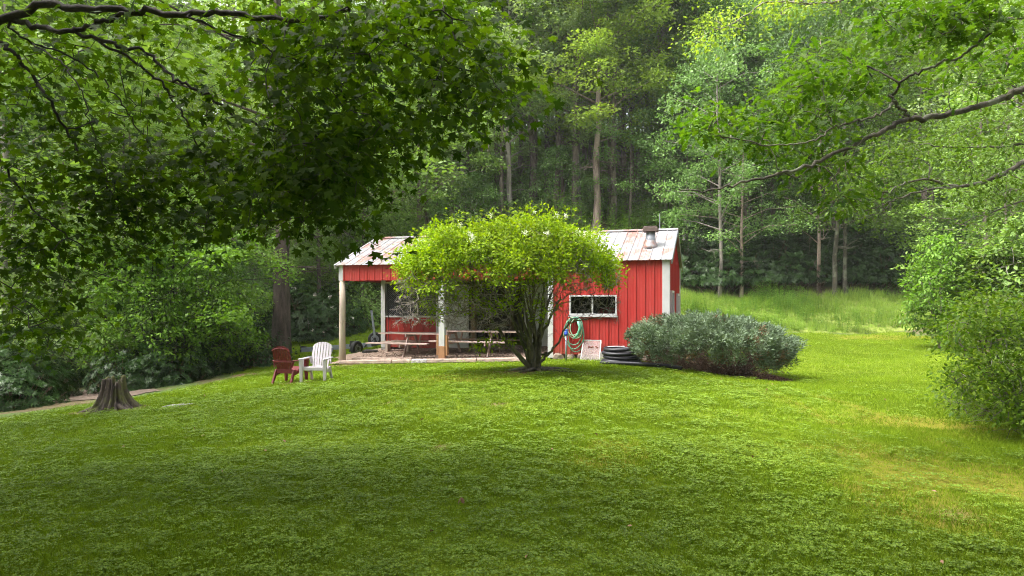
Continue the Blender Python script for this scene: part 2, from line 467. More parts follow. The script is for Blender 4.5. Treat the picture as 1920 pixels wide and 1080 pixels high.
_A = np.zeros((_n + 3, _n + 3)); _A[:_n, :_n] = _phi(_d2) + np.eye(_n) * 1.5; _A[:_n, _n:] = _P; _A[_n:, :_n] = _P.T
_w = np.linalg.solve(_A, np.concatenate([ctrl[:, 2], np.zeros(3)]))
def ground(X, Y):
    X = np.atleast_1d(np.asarray(X, float)); Y = np.atleast_1d(np.asarray(Y, float))
    Xc, Yc = np.clip(X, -110, 110), np.clip(Y, -20, 150)
    out = np.empty(X.shape)
    fx, fy, fo = Xc.ravel(), Yc.ravel(), out.ravel()
    for s in range(0, len(fx), 20000):
        q = slice(s, s + 20000)
        d2 = (fx[q, None] - ctrl[None, :, 0]) ** 2 + (fy[q, None] - ctrl[None, :, 1]) ** 2
        fo[q] = _phi(d2) @ _w[:_n] + _w[_n] + _w[_n + 1] * fx[q] + _w[_n + 2] * fy[q]
    out = fo.reshape(X.shape)
    out = out + 0.011 * np.sin(X * 1.7 + 0.6 * np.sin(Y * 1.3)) * np.cos(Y * 1.5 + 0.8 * np.sin(X)) + 0.008 * np.sin(X * 5.1 + Y * 3.3) * np.sin(Y * 4.7 - X * 2.1)
    return out
def gz(x, y): return float(ground(x, y)[0])

def inside(poly, X, Y):
    poly = np.asarray(poly); r_ = np.zeros(X.shape, bool); j = len(poly) - 1
    for i in range(len(poly)):
        xi, yi = poly[i]; xj, yj = poly[j]
        c = ((yi > Y) != (yj > Y)) & (X < (xj - xi) * (Y - yi) / (yj - yi + 1e-12) + xi)
        r_ ^= c; j = i
    return r_
def wob(X, Y, s=1.0): return np.sin(X * 2.3 * s + 1.7 * np.sin(Y * 1.9 * s)) + 0.6 * np.sin(Y * 5.1 * s + X * 3.7 * s)

lawn_poly = [(-9, -8), at(-260, 4), at(-80, 10), at(0, 13.8), at(130, 15.6), at(260, 17.2), at(380, 19.5), at(455, 22.5), at(425, 27), at(520, 31), at(620, 31.5), at(715, 35), at(800, 36),
             at(1000, 34), at(1200, 31), at(1262, 29.2), at(1500, 30.6), at(1700, 31.2), at(1810, 27), at(1900, 17), at(1900, 12), at(2020, 8.8), at(2200, 7), at(2500, 4), (9, -8)]
meadow_poly = [at(1180, 31.5), at(1262, 29.4), at(1500, 30.8), at(1715, 31.4), at(1820, 34), at(1800, 37.5), at(1560, 37.2), at(1270, 38), at(1180, 38)]
bed_poly = [at(1195, 18.9), at(1260, 17.9), at(1340, 17.2), at(1420, 16.5), at(1478, 16.3), at(1500, 17.5), at(1440, 19.3), at(1300, 20.2), at(1190, 20)]
path_poly = [at(60, 19.5), at(150, 18.3), at(230, 18.1), at(300, 19.5), at(290, 21), at(200, 21.8), at(90, 21.5)]
pad_poly = [BW(-0.15, -0.25), BW(6.6, -0.25), BW(6.6, 3.2), BW(-0.3, 3.2), BW(-0.9, 1.2)]
build_poly = [BW(-0.1, 0.1), BW(L + 0.05, -0.02), BW(L + 0.05, W), BW(0, W)]
# (x, y, rx, ry) of bare or mossy spots in the lawn
def spot(px, py, D, rx, ry): p = pt(px, py, D); return (p[0], p[1], rx, ry)
bare = [spot(733, 753, 11.3, 0.16, 0.12), spot(933, 758, 10.7, 0.16, 0.2), spot(215, 768, 14, 0.75, 0.4), spot(335, 764, 13.3, 0.4, 0.2), spot(1000, 694, 15.2, 0.75, 0.5),
        spot(1790, 962, 5.4, 0.12, 0.12), spot(560, 716, 16.5, 0.5, 0.3), spot(640, 684, 21.6, 0.5, 0.3), spot(430, 700, 21.7, 1.5, 0.5), spot(1350, 900, 6.3, 0.05, 0.05), spot(820, 835, 7.8, 0.1, 0.12)]
moss = [spot(880, 705, 14.4, 1.6, 0.9), spot(1830, 900, 6.8, 1.2, 1.0), spot(1760, 800, 9.5, 1.1, 1.1), spot(1650, 855, 7.6, 0.7, 0.7), spot(1700, 950, 5.8, 0.6, 0.8), spot(1680, 627, 29.6, 2.6, 0.9), spot(1140, 860, 7.2, 0.5, 0.7), spot(420, 690, 25, 2.5, 1.8)]
for q_ in range(30):                      # faint wheel tracks of the mower down the right of the lawn
    t_ = q_ / 29
    for off_ in (0, 1.0):
        D_ = 17.5 - 12.3 * t_; moss.append((4.0 + off_ + 1.2 * math.sin(t_ * 3.1) - 0.9 * t_, D_, 0.13, 0.26))
def blobs_at(lst, X, Y, wig=0.35):
    o = np.zeros(X.shape)
    for x, y, rx, ry in lst:
        d = ((X - x) / rx) ** 2 + ((Y - y) / ry) ** 2
        o = np.maximum(o, np.clip(1.5 - d * (1 + wig * wob(X, Y, 1.3)), 0, 1))
    return o

def axis(segs):
    a = []
    for lo, hi, st in segs: a.append(np.arange(lo, hi, st))
    a.append([segs[-1][1]])
    return np.concatenate(a)
gx = axis([(-300, -60, 12), (-60, -16, 1.0), (-16, 20, 0.2), (20, 60, 1.0), (60, 300, 12)])
gy = axis([(-300, -12, 12), (-12, 3.5, 0.6), (3.5, 36, 0.2), (36, 60, 0.8), (60, 160, 2.5), (160, 400, 12)])
GX, GY = np.meshgrid(gx, gy)
GZ = ground(GX, GY)
def grid_faces(ny, nx):
    i = np.arange(ny - 1)[:, None] * nx + np.arange(nx - 1)[None, :]
    i = i.ravel()
    return np.stack([i, i + 1, i + nx + 1, i + nx], 1)
wb = wob(GX, GY, 0.9) * 0.25
in_l = inside(lawn_poly, GX + wb, GY + wb).astype(float)
in_m = inside(meadow_poly, GX, GY).astype(float)
in_b = inside(bed_poly, GX + wb * 0.3, GY + wb * 0.3).astype(float)
in_p = inside(path_poly, GX + wb, GY + wb * 0.6).astype(float)
GZ = GZ - 0.03 * in_b
bare_a, moss_a = blobs_at(bare, GX, GY), blobs_at(moss, GX, GY)

def ground_mat():
    m, nt, b = new_mat('ground')
    g = geo(nt)
    n1, n2, n3 = noise(nt, 0.45, 4, g), noise(nt, 9, 5, g, rough=0.75), noise(nt, 60, 3, g)
    gr = mixc(nt, ramp(nt, n1.outputs['Fac'], [(0.35, 0.0), (0.65, 1.0)]).outputs[0], (0.11, 0.17, 0.010), (0.18, 0.24, 0.018))
    gr = mixc(nt, 0.8, gr, ramp(nt, n3.outputs['Fac'], [(0.3, 0.35), (0.7, 1.4)]).outputs[0], 'MULTIPLY')
    gr = mixc(nt, attr(nt, 'moss'), gr, mixc(nt, n2.outputs['Fac'], (0.20, 0.19, 0.018), (0.13, 0.13, 0.02)))
    br = mixc(nt, ramp(nt, n2.outputs['Fac'], [(0.35, 0.0), (0.65, 1.0)]).outputs[0], (0.13, 0.075, 0.045), (0.28, 0.19, 0.12))
    gr = mixc(nt, attr(nt, 'bare'), gr, br)
    fl = mixc(nt, ramp(nt, n2.outputs['Fac'], [(0.3, 0.0), (0.7, 1.0)]).outputs[0], (0.06, 0.055, 0.026), (0.16, 0.12, 0.07))
    fl = mixc(nt, ramp(nt, n1.outputs['Fac'], [(0.42, 0.0), (0.52, 0.85)]).outputs[0], fl, (0.08, 0.13, 0.03))
    c = mixc(nt, attr(nt, 'lawn'), fl, gr)
    c = mixc(nt, attr(nt, 'meadow'), c, mixc(nt, n2.outputs['Fac'], (0.13, 0.19, 0.03), (0.22, 0.24, 0.06)))
    c = mixc(nt, attr(nt, 'bed'), c, mixc(nt, n3.outputs['Fac'], (0.045, 0.022, 0.015), (0.16, 0.085, 0.06)))
    nt.links.new(c, b.inputs['Base Color'])
    b.inputs['Roughness'].default_value = 0.95; b.inputs['Specular IOR Level'].default_value = 0.1
    bump(nt, b, n3.outputs['Fac'], 0.7, 0.03)
    return m
gm = mesh_np('ground', np.stack([GX.ravel(), GY.ravel(), GZ.ravel()], 1), grid_faces(*GX.shape), ground_mat(),
             {'lawn': in_l.ravel(), 'meadow': in_m.ravel(), 'bed': in_b.ravel(), 'bare': bare_a.ravel(), 'moss': moss_a.ravel()}, True)
tag(link('ground', gm), kind='structure')

def draped(name, poly, step, lift, mat, zf=None):
    p = np.array(poly); x0, y0 = p.min(0) - 0.5; x1, y1 = p.max(0) + 0.5
    X, Y = np.meshgrid(np.arange(x0, x1, step), np.arange(y0, y1, step))
    w_ = wob(X, Y, 1.2) * 0.08
    ok = inside(poly, X + w_, Y + w_)
    Z = (ground(X, Y) + lift) if zf is None else zf(X, Y)
    Fq = grid_faces(*X.shape)
    Fq = Fq[ok.ravel()[Fq].all(1)]
    used, inv = np.unique(Fq, return_inverse=True)
    V = np.stack([X.ravel(), Y.ravel(), Z.ravel()], 1)[used]
    return link(name, mesh_np(name, V, inv.reshape(Fq.shape), mat, None, True))
tag(draped('path', path_poly, 0.15, 0.02, M['dirt']), kind='structure')
def padf(X, Y):
    dx, dy = X - B0[0], Y - B0[1]
    return pad_z(dx * U[0] + dy * U[1], dx * Vd[0] + dy * Vd[1])
tag(draped('porch_floor', pad_poly, 0.12, 0, M['chips'], padf), kind='structure')

# ------------------------------------------------------------------ leaf shapes and clouds
def fold(pts, f):
    return np.array([(x, y, abs(y) * f + z) for x, y, z in pts], float)
def polar_leaf(spec, fz=0.15):
    pts = [(0.0, 0.0, 0.0)]
    for a, r_ in spec: pts.append((r_ * math.cos(R(a)), r_ * math.sin(R(a)), -0.18 * r_ * r_))
    n = len(spec)
    return fold(pts, fz), np.array([(0, 1 + i, 1 + (i + 1) % n) for i in range(n)])
_half = [(0, 1.0), (9, 0.72), (20, 0.70), (30, 0.42), (42, 0.66), (57, 0.94), (68, 0.62), (84, 0.44), (100, 0.50), (122, 0.66), (135, 0.42), (160, 0.34)]
S_MAPLE = polar_leaf(_half + [(-a, r_) for a, r_ in reversed(_half[1:])])
def oak_leaf():
    xs = [0.0, 0.12, 0.22, 0.34, 0.44, 0.56, 0.66, 0.78, 0.88, 1.0]
    ys = [0.02, 0.16, 0.07, 0.30, 0.09, 0.38, 0.12, 0.30, 0.20, 0.02]
    V = []
    for x, y in zip(xs, ys):
        V.append((x * 1.5 - 0.5, y, 0)); V.append((x * 1.5 - 0.5, -y, 0))
    Fs = []
    for i in range(len(xs) - 1):
        a = 2 * i; Fs += [(a, a + 1, a + 3), (a, a + 3, a + 2)]
    V = fold([(x, y, -0.12 * x * x) for x, y, z in V], 0.2)
    return V, np.array(Fs)
S_OAK = oak_leaf()
S_OVAL = (fold([(-0.5, 0, 0), (-0.1, 0.27, 0), (0.25, 0.22, 0), (0.62, 0, -0.08), (0.25, -0.22, 0), (-0.1, -0.27, 0)], 0.25), np.array([(0, 5, 1), (5, 4, 1), (4, 2, 1), (4, 3, 2)]))
S_RHOMB = (fold([(-0.5, 0, 0), (0.02, 0.33, 0), (0.55, 0, -0.05), (0.02, -0.33, 0)], 0.25), np.array([(0, 3, 1), (3, 2, 1)]))
S_LANCE = (fold([(0, 0, 0), (0.45, 0.15, 0.02), (1.0, 0, -0.12), (0.45, -0.15, 0.02)], 0.3), np.array([(0, 3, 1), (3, 2, 1)]))
S_BLADE = (np.array([(0, -0.05, 0), (0, 0.05, 0), (1, 0, 0)], float), np.array([(0, 1, 2)]))
S_NEEDLE = (np.array([(0, -0.12, 0), (0, 0.12, 0), (0.6, 0.10, 0.06), (1, 0, 0), (0.6, -0.10, 0.06)], float), np.array([(0, 1, 2), (0, 2, 4), (4, 2, 3)]))

def unit(a): return a / np.maximum(np.linalg.norm(a, axis=-1, keepdims=True), 1e-9)
def frames(direc, normal):
    x = unit(direc); z = unit(normal - x * (normal * x).sum(-1, keepdims=True)); y = np.cross(z, x)
    return np.stack([x, y, z], 2)
def leaf_cloud(shape, pos, direc, normal, size, rng):
    SV, SF = shape; N = len(pos)
    Rm = frames(direc, normal)
    V = np.einsum('nij,kj->nki', Rm, SV) * np.asarray(size).reshape(-1, 1, 1) + pos[:, None, :]
    Fs = SF[None] + (np.arange(N) * len(SV))[:, None, None]
    v = np.repeat(rng.random(N), len(SV))
    return V.reshape(-1, 3), Fs.reshape(-1, SF.shape[1]), v
class Cloud:
    def __init__(s): s.V = []; s.F = []; s.a = []; s.n = 0
    def add(s, V, Fs, a):
        s.V.append(V); s.F.append(Fs + s.n); s.a.append(a); s.n += len(V)
    def mesh(s, name, mat):
        return mesh_np(name, np.concatenate(s.V), np.concatenate(s.F), mat, {'v': np.concatenate(s.a)}, False)

def tubes_np(polys, n=5):
    """polys: list of (points (k,3), radii (k))"""
    Vs, Fs, b = [], [], 0
    ang = np.arange(n) * 2 * math.pi / n
    ca, sa = np.cos(ang)[None, :, None], np.sin(ang)[None, :, None]
    for P_, r_ in polys:
        P_ = np.asarray(P_, float); k = len(P_)
        if k < 2: continue
        t = unit(np.gradient(P_, axis=0))
        ref = np.array([0.0, 0, 1]) if abs(t[0][2]) < 0.8 else np.array([1.0, 0, 0])
        x = unit(np.cross(t, ref)); y = np.cross(t, x)
        rr = np.asarray(r_, float).reshape(-1, 1, 1)
        V = P_[:, None, :] + (x[:, None, :] * ca + y[:, None, :] * sa) * rr
        i = (np.arange(k - 1)[:, None] * n + np.arange(n)[None, :])
        j = (np.arange(k - 1)[:, None] * n + (np.arange(n)[None, :] + 1) % n)
        f = np.stack([i, j, j + n, i + n], 2).reshape(-1, 4) + b
        Vs.append(V.reshape(-1, 3)); Fs.append(f); b += k * n
    return np.concatenate(Vs), np.concatenate(Fs)

class Skeleton:
    """branches grown from traced limbs towards targets; radii follow the number of tips carried"""
    def __init__(s): s.p = []; s.par = []; s.r = []
    def limb(s, pts, r0, r1, parent=-1, sub=4, wig=0.0, rng=None):
        pts = np.asarray(pts, float)
        # catmull-rom resample
        Q = []
        ext = np.vstack([2 * pts[0] - pts[1], pts, 2 * pts[-1] - pts[-2]])
        for i in range(len(pts) - 1):
            a, b, c, d = ext[i:i + 4]
            for k in range(sub):
                t = k / sub
                Q.append(0.5 * ((2 * b) + (-a + c) * t + (2 * a - 5 * b + 4 * c - d) * t * t + (-a + 3 * b - 3 * c + d) * t ** 3))
        Q.append(pts[-1]); Q = np.array(Q)
        if wig and rng is not None: Q[1:] += rng.normal(0, wig, Q[1:].shape)
        ids = []
        for i, q in enumerate(Q):
            s.p.append(q); s.par.append(parent if i == 0 else len(s.p) - 2)
            s.r.append(r0 + (r1 - r0) * i / (len(Q) - 1)); ids.append(len(s.p) - 1)
        return ids
    def nearest(s, q):
        P_ = np.array(s.p); return int(((P_ - q) ** 2).sum(1).argmin())
    def grow(s, targets, step, rng, wig=0.12, sag=0.0, up_cost=1.0, maxlen=9.0, order=True):
        cap = len(s.p) + int(sum(1 for _ in targets) * 14) + 10
        P_ = np.full((cap, 3), 1e6); P_[:len(s.p)] = np.array(s.p); n = len(s.p)
        T = np.asarray(targets, float)
        if order:
            d = np.array([((P_[:n] - t) ** 2).sum(1).min() for t in T]); T = T[np.argsort(d)]
        tips = []
        for t in T:
            d = np.sqrt(((P_[:n] - t) ** 2).sum(1)); i = int(d.argmin())
            if d[i] > maxlen or n + 14 >= cap: continue
            a = P_[i].copy(); k = int(min(12, max(2, round(d[i] / step))))
            side = rng.normal(0, wig, 3) * d[i]
            idx = i; ids = []
            for q in range(1, k + 1):
                f = q / k
                p = a + (t - a) * f + side * math.sin(math.pi * f) + rng.normal(0, 0.03 * step, 3)
                p[2] += sag * math.sin(math.pi * f) * d[i]
                s.p.append(p); s.par.append(idx); s.r.append(0.0); P_[n] = p; idx = n; n += 1
            tips.append((idx, len(s.p)))
        return [i for i, _ in tips]
    def polylines(s, r_tip=0.004, expo=0.42, rmax=0.05):
        n = len(s.p); cnt = np.zeros(n); kids = [[] for _ in range(n)]
        for i in range(n):
            if s.par[i] >= 0: kids[s.par[i]].append(i)
        for i in range(n - 1, -1, -1):
            cnt[i] = max(1, cnt[i]) if not kids[i] else max(cnt[i], 1)
            if s.par[i] >= 0: cnt[s.par[i]] += cnt[i]
        rad = np.array([max(s.r[i], 0) if s.r[i] > 0 else min(rmax, r_tip * cnt[i] ** expo) for i in range(n)])
        out = []
        for i in range(n):
            if s.par[i] < 0 or kids[s.par[i]][0] != i:
                pl, rr = ([], []) if s.par[i] < 0 else ([s.p[s.par[i]]], [min(rad[s.par[i]], rad[i] * 1.3)])
                j = i
                while True:
                    pl.append(s.p[j]); rr.append(rad[j])
                    if not kids[j]: break
                    j = kids[j][0]
                if len(pl) > 1: out.append((np.array(pl), np.array(rr)))
        return out
    def dirs(s, ids):
        return unit(np.array([s.p[i] - s.p[s.par[i]] for i in ids]))

def spray_leaves(shape, tips, dirs, per, spread, size, rng, droop=0.35, flat=0.5, flatdir=None, back=1.0):
    """leaves set out along and around the last stretch of each twig"""
    N = len(tips) * per
    T = np.repeat(tips, per, 0); Dr = np.repeat(dirs, per, 0)
    off = rng.normal(0, 1, (N, 3)) * spread; off[:, 2] *= flat
    pos = T + off - Dr * rng.random((N, 1)) * spread * back
    d = unit(unit(off) * 0.9 + Dr * 0.6 + rng.normal(0, 0.25, (N, 3))); d[:, 2] -= droop; d = unit(d)
    nrm = rng.normal(0, 0.38, (N, 3)) + np.array([0, 0, 1.0])
    sz = size * rng.uniform(0.6, 1.2, N)
    return pos, d, nrm, sz

def single_leaves(parent, shape, mat, pos, d, nrm, sz, n, rng, name='leaf'):
    """the n largest leaves in view become parts of their own; returns the mask of the others"""
    rel = pos - np.array([0, 0, CZ]); D = rel[:, 1]
    px = CX + F * rel[:, 0] / np.maximum(D, 0.1); py = HY - F * rel[:, 2] / np.maximum(D, 0.1)
    vis = (D > 1) & (px > 10) & (px < 1910) & (py > 10) & (py < 1070)
    score = np.where(vis, sz / np.maximum(D, 0.1), 0)
    pick = np.argsort(-score)[:n]
    variants = []
    for k in range(5):
        variants.append(mesh_np(name, shape[0], shape[1], mat, {'v': np.full(len(shape[0]), 0.1 + 0.2 * k)}))
    Rm = frames(d[pick], nrm[pick])
    for q, i in enumerate(pick):
        o = bpy.data.objects.new(name, variants[q % 5])
        m4 = Matrix([list(Rm[q][r_] * sz[i]) + [pos[i][r_]] for r_ in range(3)] + [[0, 0, 0, 1]])
        o.parent = parent
        o.matrix_basis = Matrix.Translation(-Vector(parent.location)) @ m4
        COL.objects.link(o)
    keep = np.ones(len(pos), bool); keep[pick] = False
    return keep

def child_mesh(name, V, Fs, mat, parent, kind=None, att=None, smooth=False):
    V = np.asarray(V) - np.array(parent.location)
    o = link(name, mesh_np(name, V, Fs, mat, att, smooth), parent)
    if kind: o['kind'] = kind
    return o

def poly_sample(poly, n, rng):
    p = np.array(poly, float); lo, hi = p.min(0), p.max(0); out = np.zeros((0, 2))
    while len(out) < n:
        q = rng.uniform(lo, hi, (n * 2, 2)); out = np.vstack([out, q[inside(poly, q[:, 0], q[:, 1])]])
    return out[:n]

# ================================================================== THE RED SHED
shed = empty('shed', (B0[0], B0[1], 0), -TH)
tag(shed, 'long red metal-sided shed with rusty roof and open porch at its left end', 'shed')
U_R = upx(1029, 0)                       # where the enclosed bay begins
Z_SILL = 0.13                            # foot of the red siding on the right
SLOPE = math.atan2(ZR - ZE, RV)

def panel_profile(w, rib=0.022, t=0.004):
    """trapezoid ribs on a flat pan: outline in (u, depth), depth positive to the outside"""
    e = 0.0015
    x = [e, 0.012, 0.03, 0.045, w * 0.36, w * 0.38, w * 0.42, w * 0.44, w * 0.70, w * 0.72, w * 0.76, w * 0.78, w - e]
    y = [rib, rib, rib, 0, 0, rib * 0.35, rib * 0.35, 0, 0, rib * 0.35, rib * 0.35, 0, 0]
    return list(zip(x, y)) + [(w - e, -t), (e, -t)]
def siding(name, u0, u1, v, z0, z1, mat, n, parent, sign=-1):
    w = (u1 - u0) / n
    prof = panel_profile(w)
    mb = MB().prism([(x, sign * y) for x, y in prof], 0, 1, 'z')
    me = mb.build(name, mat, link_it=False)
    for i in range(n):
        o = link(name, me, parent); o.location = (u0 + i * w, v, z0); o.scale = (1, 1, z1 - z0)
    return me
# right bay front wall: below the window, above it, and full height beside it
WU0, WU1 = upx(1068, 0), upx(1157, 0)
WZ0, WZ1 = zpx(1110, 592, 0), zpx(1110, 553.5, 0)
U_E = L - 0.18
nL = max(1, round((WU0 - U_R) / 0.27)); nM = round((WU1 - WU0) / 0.27); nR = round((U_E - WU1) / 0.27)
U0r = U_R + 0.14
siding('siding_panel', U0r, WU0, 0, Z_SILL, ZE - 0.03, M['red_siding'], nL, shed)
siding('siding_panel', WU0, WU1, 0, Z_SILL, WZ0 - 0.01, M['red_siding'], nM, shed)
siding('siding_panel', WU0, WU1, 0, WZ1 + 0.01, ZE - 0.03, M['red_siding'], nM, shed)
siding('siding_panel', WU1, U_E, 0, Z_SILL, ZE - 0.03, M['red_siding'], nR, shed)
# fascia over the porch
Z_FB = 2.33
siding('fascia_panel', 0.12, U_R - 0.03, 0, Z_FB, ZE - 0.03, M['red_siding'], round((U_R - 0.15) / 0.27), shed)
MB().box(-0.04, 0.115, -0.035, 0.16, Z_FB - 0.01, ZE - 0.035).build('corner_cap', M['white_paint'], shed, bevel=0.006)
MB().box(0.12, U_R, 0.012, 0.10, Z_FB + 0.03, Z_FB + 0.22).build('beam', M['inner_wood'], shed)
MB().box(0.12, U_R, 0.105, 0.14, Z_FB + 0.005, ZE - 0.06).build('fascia_backing', M['inner_wood'], shed)
# gable wall on the right, ribs as geometry, with the two small windows framed in white
def gable(u, sign, mat, name):
    mb = MB(); n = 19; w = W / n
    for i in range(n):
        v0, v1 = i * w, (i + 1) * w
        def h(v): return ZE - 0.04 + (ZR - ZE) * (1 - abs(v - RV) / RV)
        cuts = [(v0, v1)] if not (v0 < RV < v1) else [(v0, RV), (RV, v1)]
        for a, b in cuts:
            mb.add([(u, a, Z_SILL), (u, b, Z_SILL), (u, b, h(b)), (u, a, h(a)), (u - sign * 0.01, a, Z_SILL), (u - sign * 0.01, b, Z_SILL), (u - sign * 0.01, b, h(b)), (u - sign * 0.01, a, h(a))],
                   [(0, 1, 2, 3), (7, 6, 5, 4), (0, 4, 5, 1), (1, 5, 6, 2), (2, 6, 7, 3), (3, 7, 4, 0)])
        mb.box(min(u, u + sign * 0.018) + 0.0005, max(u, u + sign * 0.018), v0 + 0.004, v0 + 0.035, Z_SILL, h(v0 + 0.02) - 0.01)
    return mb.build(name, mat, shed)
gable(L - 0.02, 1, M['red_siding'], 'gable_wall')
def tri(u, sign):
    mb = MB()
    for a, b in ((0.2, RV), (RV, W)):
        def h(v): return ZE - 0.04 + (ZR - ZE) * (1 - abs(v - RV) / RV)
        mb.add([(u, a, Z_FB), (u, b, Z_FB), (u, b, h(b)), (u, a, h(a)), (u + 0.02, a, Z_FB), (u + 0.02, b, Z_FB), (u + 0.02, b, h(b)), (u + 0.02, a, h(a))],
               [(0, 1, 2, 3), (7, 6, 5, 4), (0, 4, 5, 1), (1, 5, 6, 2), (2, 6, 7, 3), (3, 7, 4, 0)])
    return mb.build('gable_panel', M['red_siding'], shed)
tri(0.0, -1)
for (va, vb, za, zb) in ((0.55, 1.45, 1.15, 1.98), (3.3, 4.1, 1.25, 1.92)):
    f = MB().box(L + 0.001, L + 0.06, va, vb, zb - 0.07, zb).box(L + 0.001, L + 0.06, va, vb, za, za + 0.07).box(L + 0.001, L + 0.06, va, va + 0.07, za + 0.072, zb - 0.072).box(L + 0.001, L + 0.06, vb - 0.07, vb, za + 0.072, zb - 0.072).build('window', M['white_paint'], shed)
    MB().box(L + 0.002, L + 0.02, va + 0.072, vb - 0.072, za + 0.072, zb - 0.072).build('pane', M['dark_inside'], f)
# white corner boards
MB().box(U_R - 0.02, U0r - 0.002, -0.045, 0.10, 0.02, ZE - 0.04).build('corner_board', M['white_paint'], shed, bevel=0.005)
MB().box(U_E + 0.002, L + 0.025, -0.04, 0.14, Z_SILL - 0.02, ZE - 0.04).build('corner_board', M['white_paint'], shed, bevel=0.005)
MB().box(L - 0.01, L + 0.02, W - 0.03, W + 0.03, Z_SILL, ZE - 0.05).build('corner_trim', M['white_paint'], shed)
# front window
fr = MB()
t = 0.042
fr.box(WU0, WU1, -0.05, 0.06, WZ1 - t, WZ1).box(WU0, WU1, -0.06, 0.06, WZ0, WZ0 + t * 1.4)
fr.box(WU0, WU0 + t, -0.05, 0.06, WZ0 + t * 1.4 + .002, WZ1 - t - .002).box(WU1 - t, WU1, -0.05, 0.06, WZ0 + t * 1.4 + .002, WZ1 - t - .002)
win = fr.build('window', M['white_paint'], shed, bevel=0.004)
um = (WU0 + WU1) / 2 - 0.02
MB().box(um - 0.02, um + 0.02, -0.03, 0.05, WZ0 + t * 1.4 + .002, WZ1 - t - .002).build('mullion', M['grey_paint'], win)
MB().box(WU0 - 0.02, WU1 + 0.03, -0.085, -0.001, WZ0 - 0.035, WZ0 - 0.002).build('window_sill', M['white_paint'], win)
for a, b in ((WU0 + t + .001, um - .031), (um + .031, WU1 - t - .001)):
    MB().box(a, b, 0.02, 0.026, WZ0 + t * 1.4 + .003, WZ1 - t - .003).build('pane', M['glass'], win)
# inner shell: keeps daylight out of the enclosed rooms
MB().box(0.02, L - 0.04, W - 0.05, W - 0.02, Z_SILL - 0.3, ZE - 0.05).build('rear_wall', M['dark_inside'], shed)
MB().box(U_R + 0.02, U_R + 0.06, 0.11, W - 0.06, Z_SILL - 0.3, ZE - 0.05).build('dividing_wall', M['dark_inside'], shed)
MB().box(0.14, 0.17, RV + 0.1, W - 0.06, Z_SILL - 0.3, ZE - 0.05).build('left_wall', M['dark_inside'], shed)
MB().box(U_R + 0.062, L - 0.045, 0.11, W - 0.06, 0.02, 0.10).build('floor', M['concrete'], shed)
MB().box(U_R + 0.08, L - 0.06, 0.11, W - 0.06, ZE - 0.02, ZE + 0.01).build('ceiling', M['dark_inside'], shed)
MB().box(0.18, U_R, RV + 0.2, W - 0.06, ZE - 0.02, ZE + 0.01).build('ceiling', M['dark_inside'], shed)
siding('rear_panel', 0.0, L - 0.03, W, Z_SILL - 0.2, ZE - 0.03, M['red_siding'], 34, shed, 1)
# roof: ribbed sheets on both slopes, ridge cap
nsh = 34; sw = (L + 0.2) / nsh
prof = [(0.001, 0.0), (0.001, 0.024), (0.022, 0.026), (0.040, 0.004), (sw * .5 - .02, 0.004), (sw * .5 - .01, 0.011), (sw * .5 + .01, 0.011), (sw * .5 + .02, 0.004), (sw - .001, 0.004), (sw - .001, 0.0)]
Lr = (RV + 0.12) / math.cos(SLOPE)
rm = MB().prism(prof, 0, Lr).build('roof_sheet', M['roof_metal'], link_it=False)
rng0 = random.Random(4)
for i in range(nsh):
    o = link('roof_sheet', rm, shed); o.location = (-0.12 + i * sw, -0.12, ZE - 0.047 + rng0.uniform(-.003, .003)); o.rotation_euler = (SLOPE, 0, 0)
    o = link('roof_sheet', rm, shed); o.location = (-0.12 + (i + 1) * sw, W + 0.12, ZE - 0.047); o.rotation_euler = (SLOPE, 0, math.pi)
MB().beam((-0.13, RV - 0.07, ZR + 0.012), (L + 0.1, RV - 0.07, ZR + 0.012), 0.16, 0.012, (0, -math.sin(SLOPE), math.cos(SLOPE))).beam((-0.13, RV + 0.07, ZR + 0.012), (L + 0.1, RV + 0.07, ZR + 0.012), 0.16, 0.012, (0, math.sin(SLOPE), math.cos(SLOPE))).build('ridge_cap', M['roof_metal'], shed)
for uu in (-0.13, L + 0.085):
    b = MB()
    b.beam((uu, -0.14, ZE - 0.10), (uu, RV, ZR - 0.05), 0.03, 0.14).beam((uu, W + 0.14, ZE - 0.10), (uu, RV + .01, ZR - 0.05), 0.03, 0.14)
    b.build('barge_board', M['white_paint'] if uu < 0 else M['galvanised'], shed)
for i in range(10):                                                     # rafters over the porch
    u = 0.35 + i * 0.66
    if u < U_R - 0.1: MB().beam((u, 0.15, ZE - 0.12), (u, RV, ZR - 0.16), 0.045, 0.13).build('rafter', M['inner_wood'], shed)
# porch posts
zb = pad_z(0, 0) - 0.35
postm = MB().tube([(0.045, 0.06, zb), (0.035, 0.055, 0.6), (0.045, 0.06, 1.4), (0.04, 0.06, Z_FB - 0.012)], [0.115, 0.103, 0.10, 0.095], 14)
p1 = postm.build('post', M['pale_wood'], shed, True)
p1['label'] = 'round weathered timber corner post'
uC = upx(828.5, 0)
MB().box(uC - 0.095, uC + 0.095, -0.03, 0.12, zpx(828, 649, 0), Z_FB + 0.03).build('post', M['white_paint'], shed, bevel=0.006)
pb = MB().box(uC - 0.105, uC + 0.105, -0.035, 0.125, pad_z(uC, 0) - 0.1, zpx(828, 649, 0) - 0.002).build('post_base', M['brown_wood'], shed, bevel=0.006)
for s in (-1, 1):
    MB().box(uC + s * 0.145 - 0.035, uC + s * 0.145 + 0.035, -0.01, 0.11, pad_z(uC, 0) + 0.15, zpx(828, 628, 0)).build('side_board', M['brown_wood'], shed, bevel=0.004)
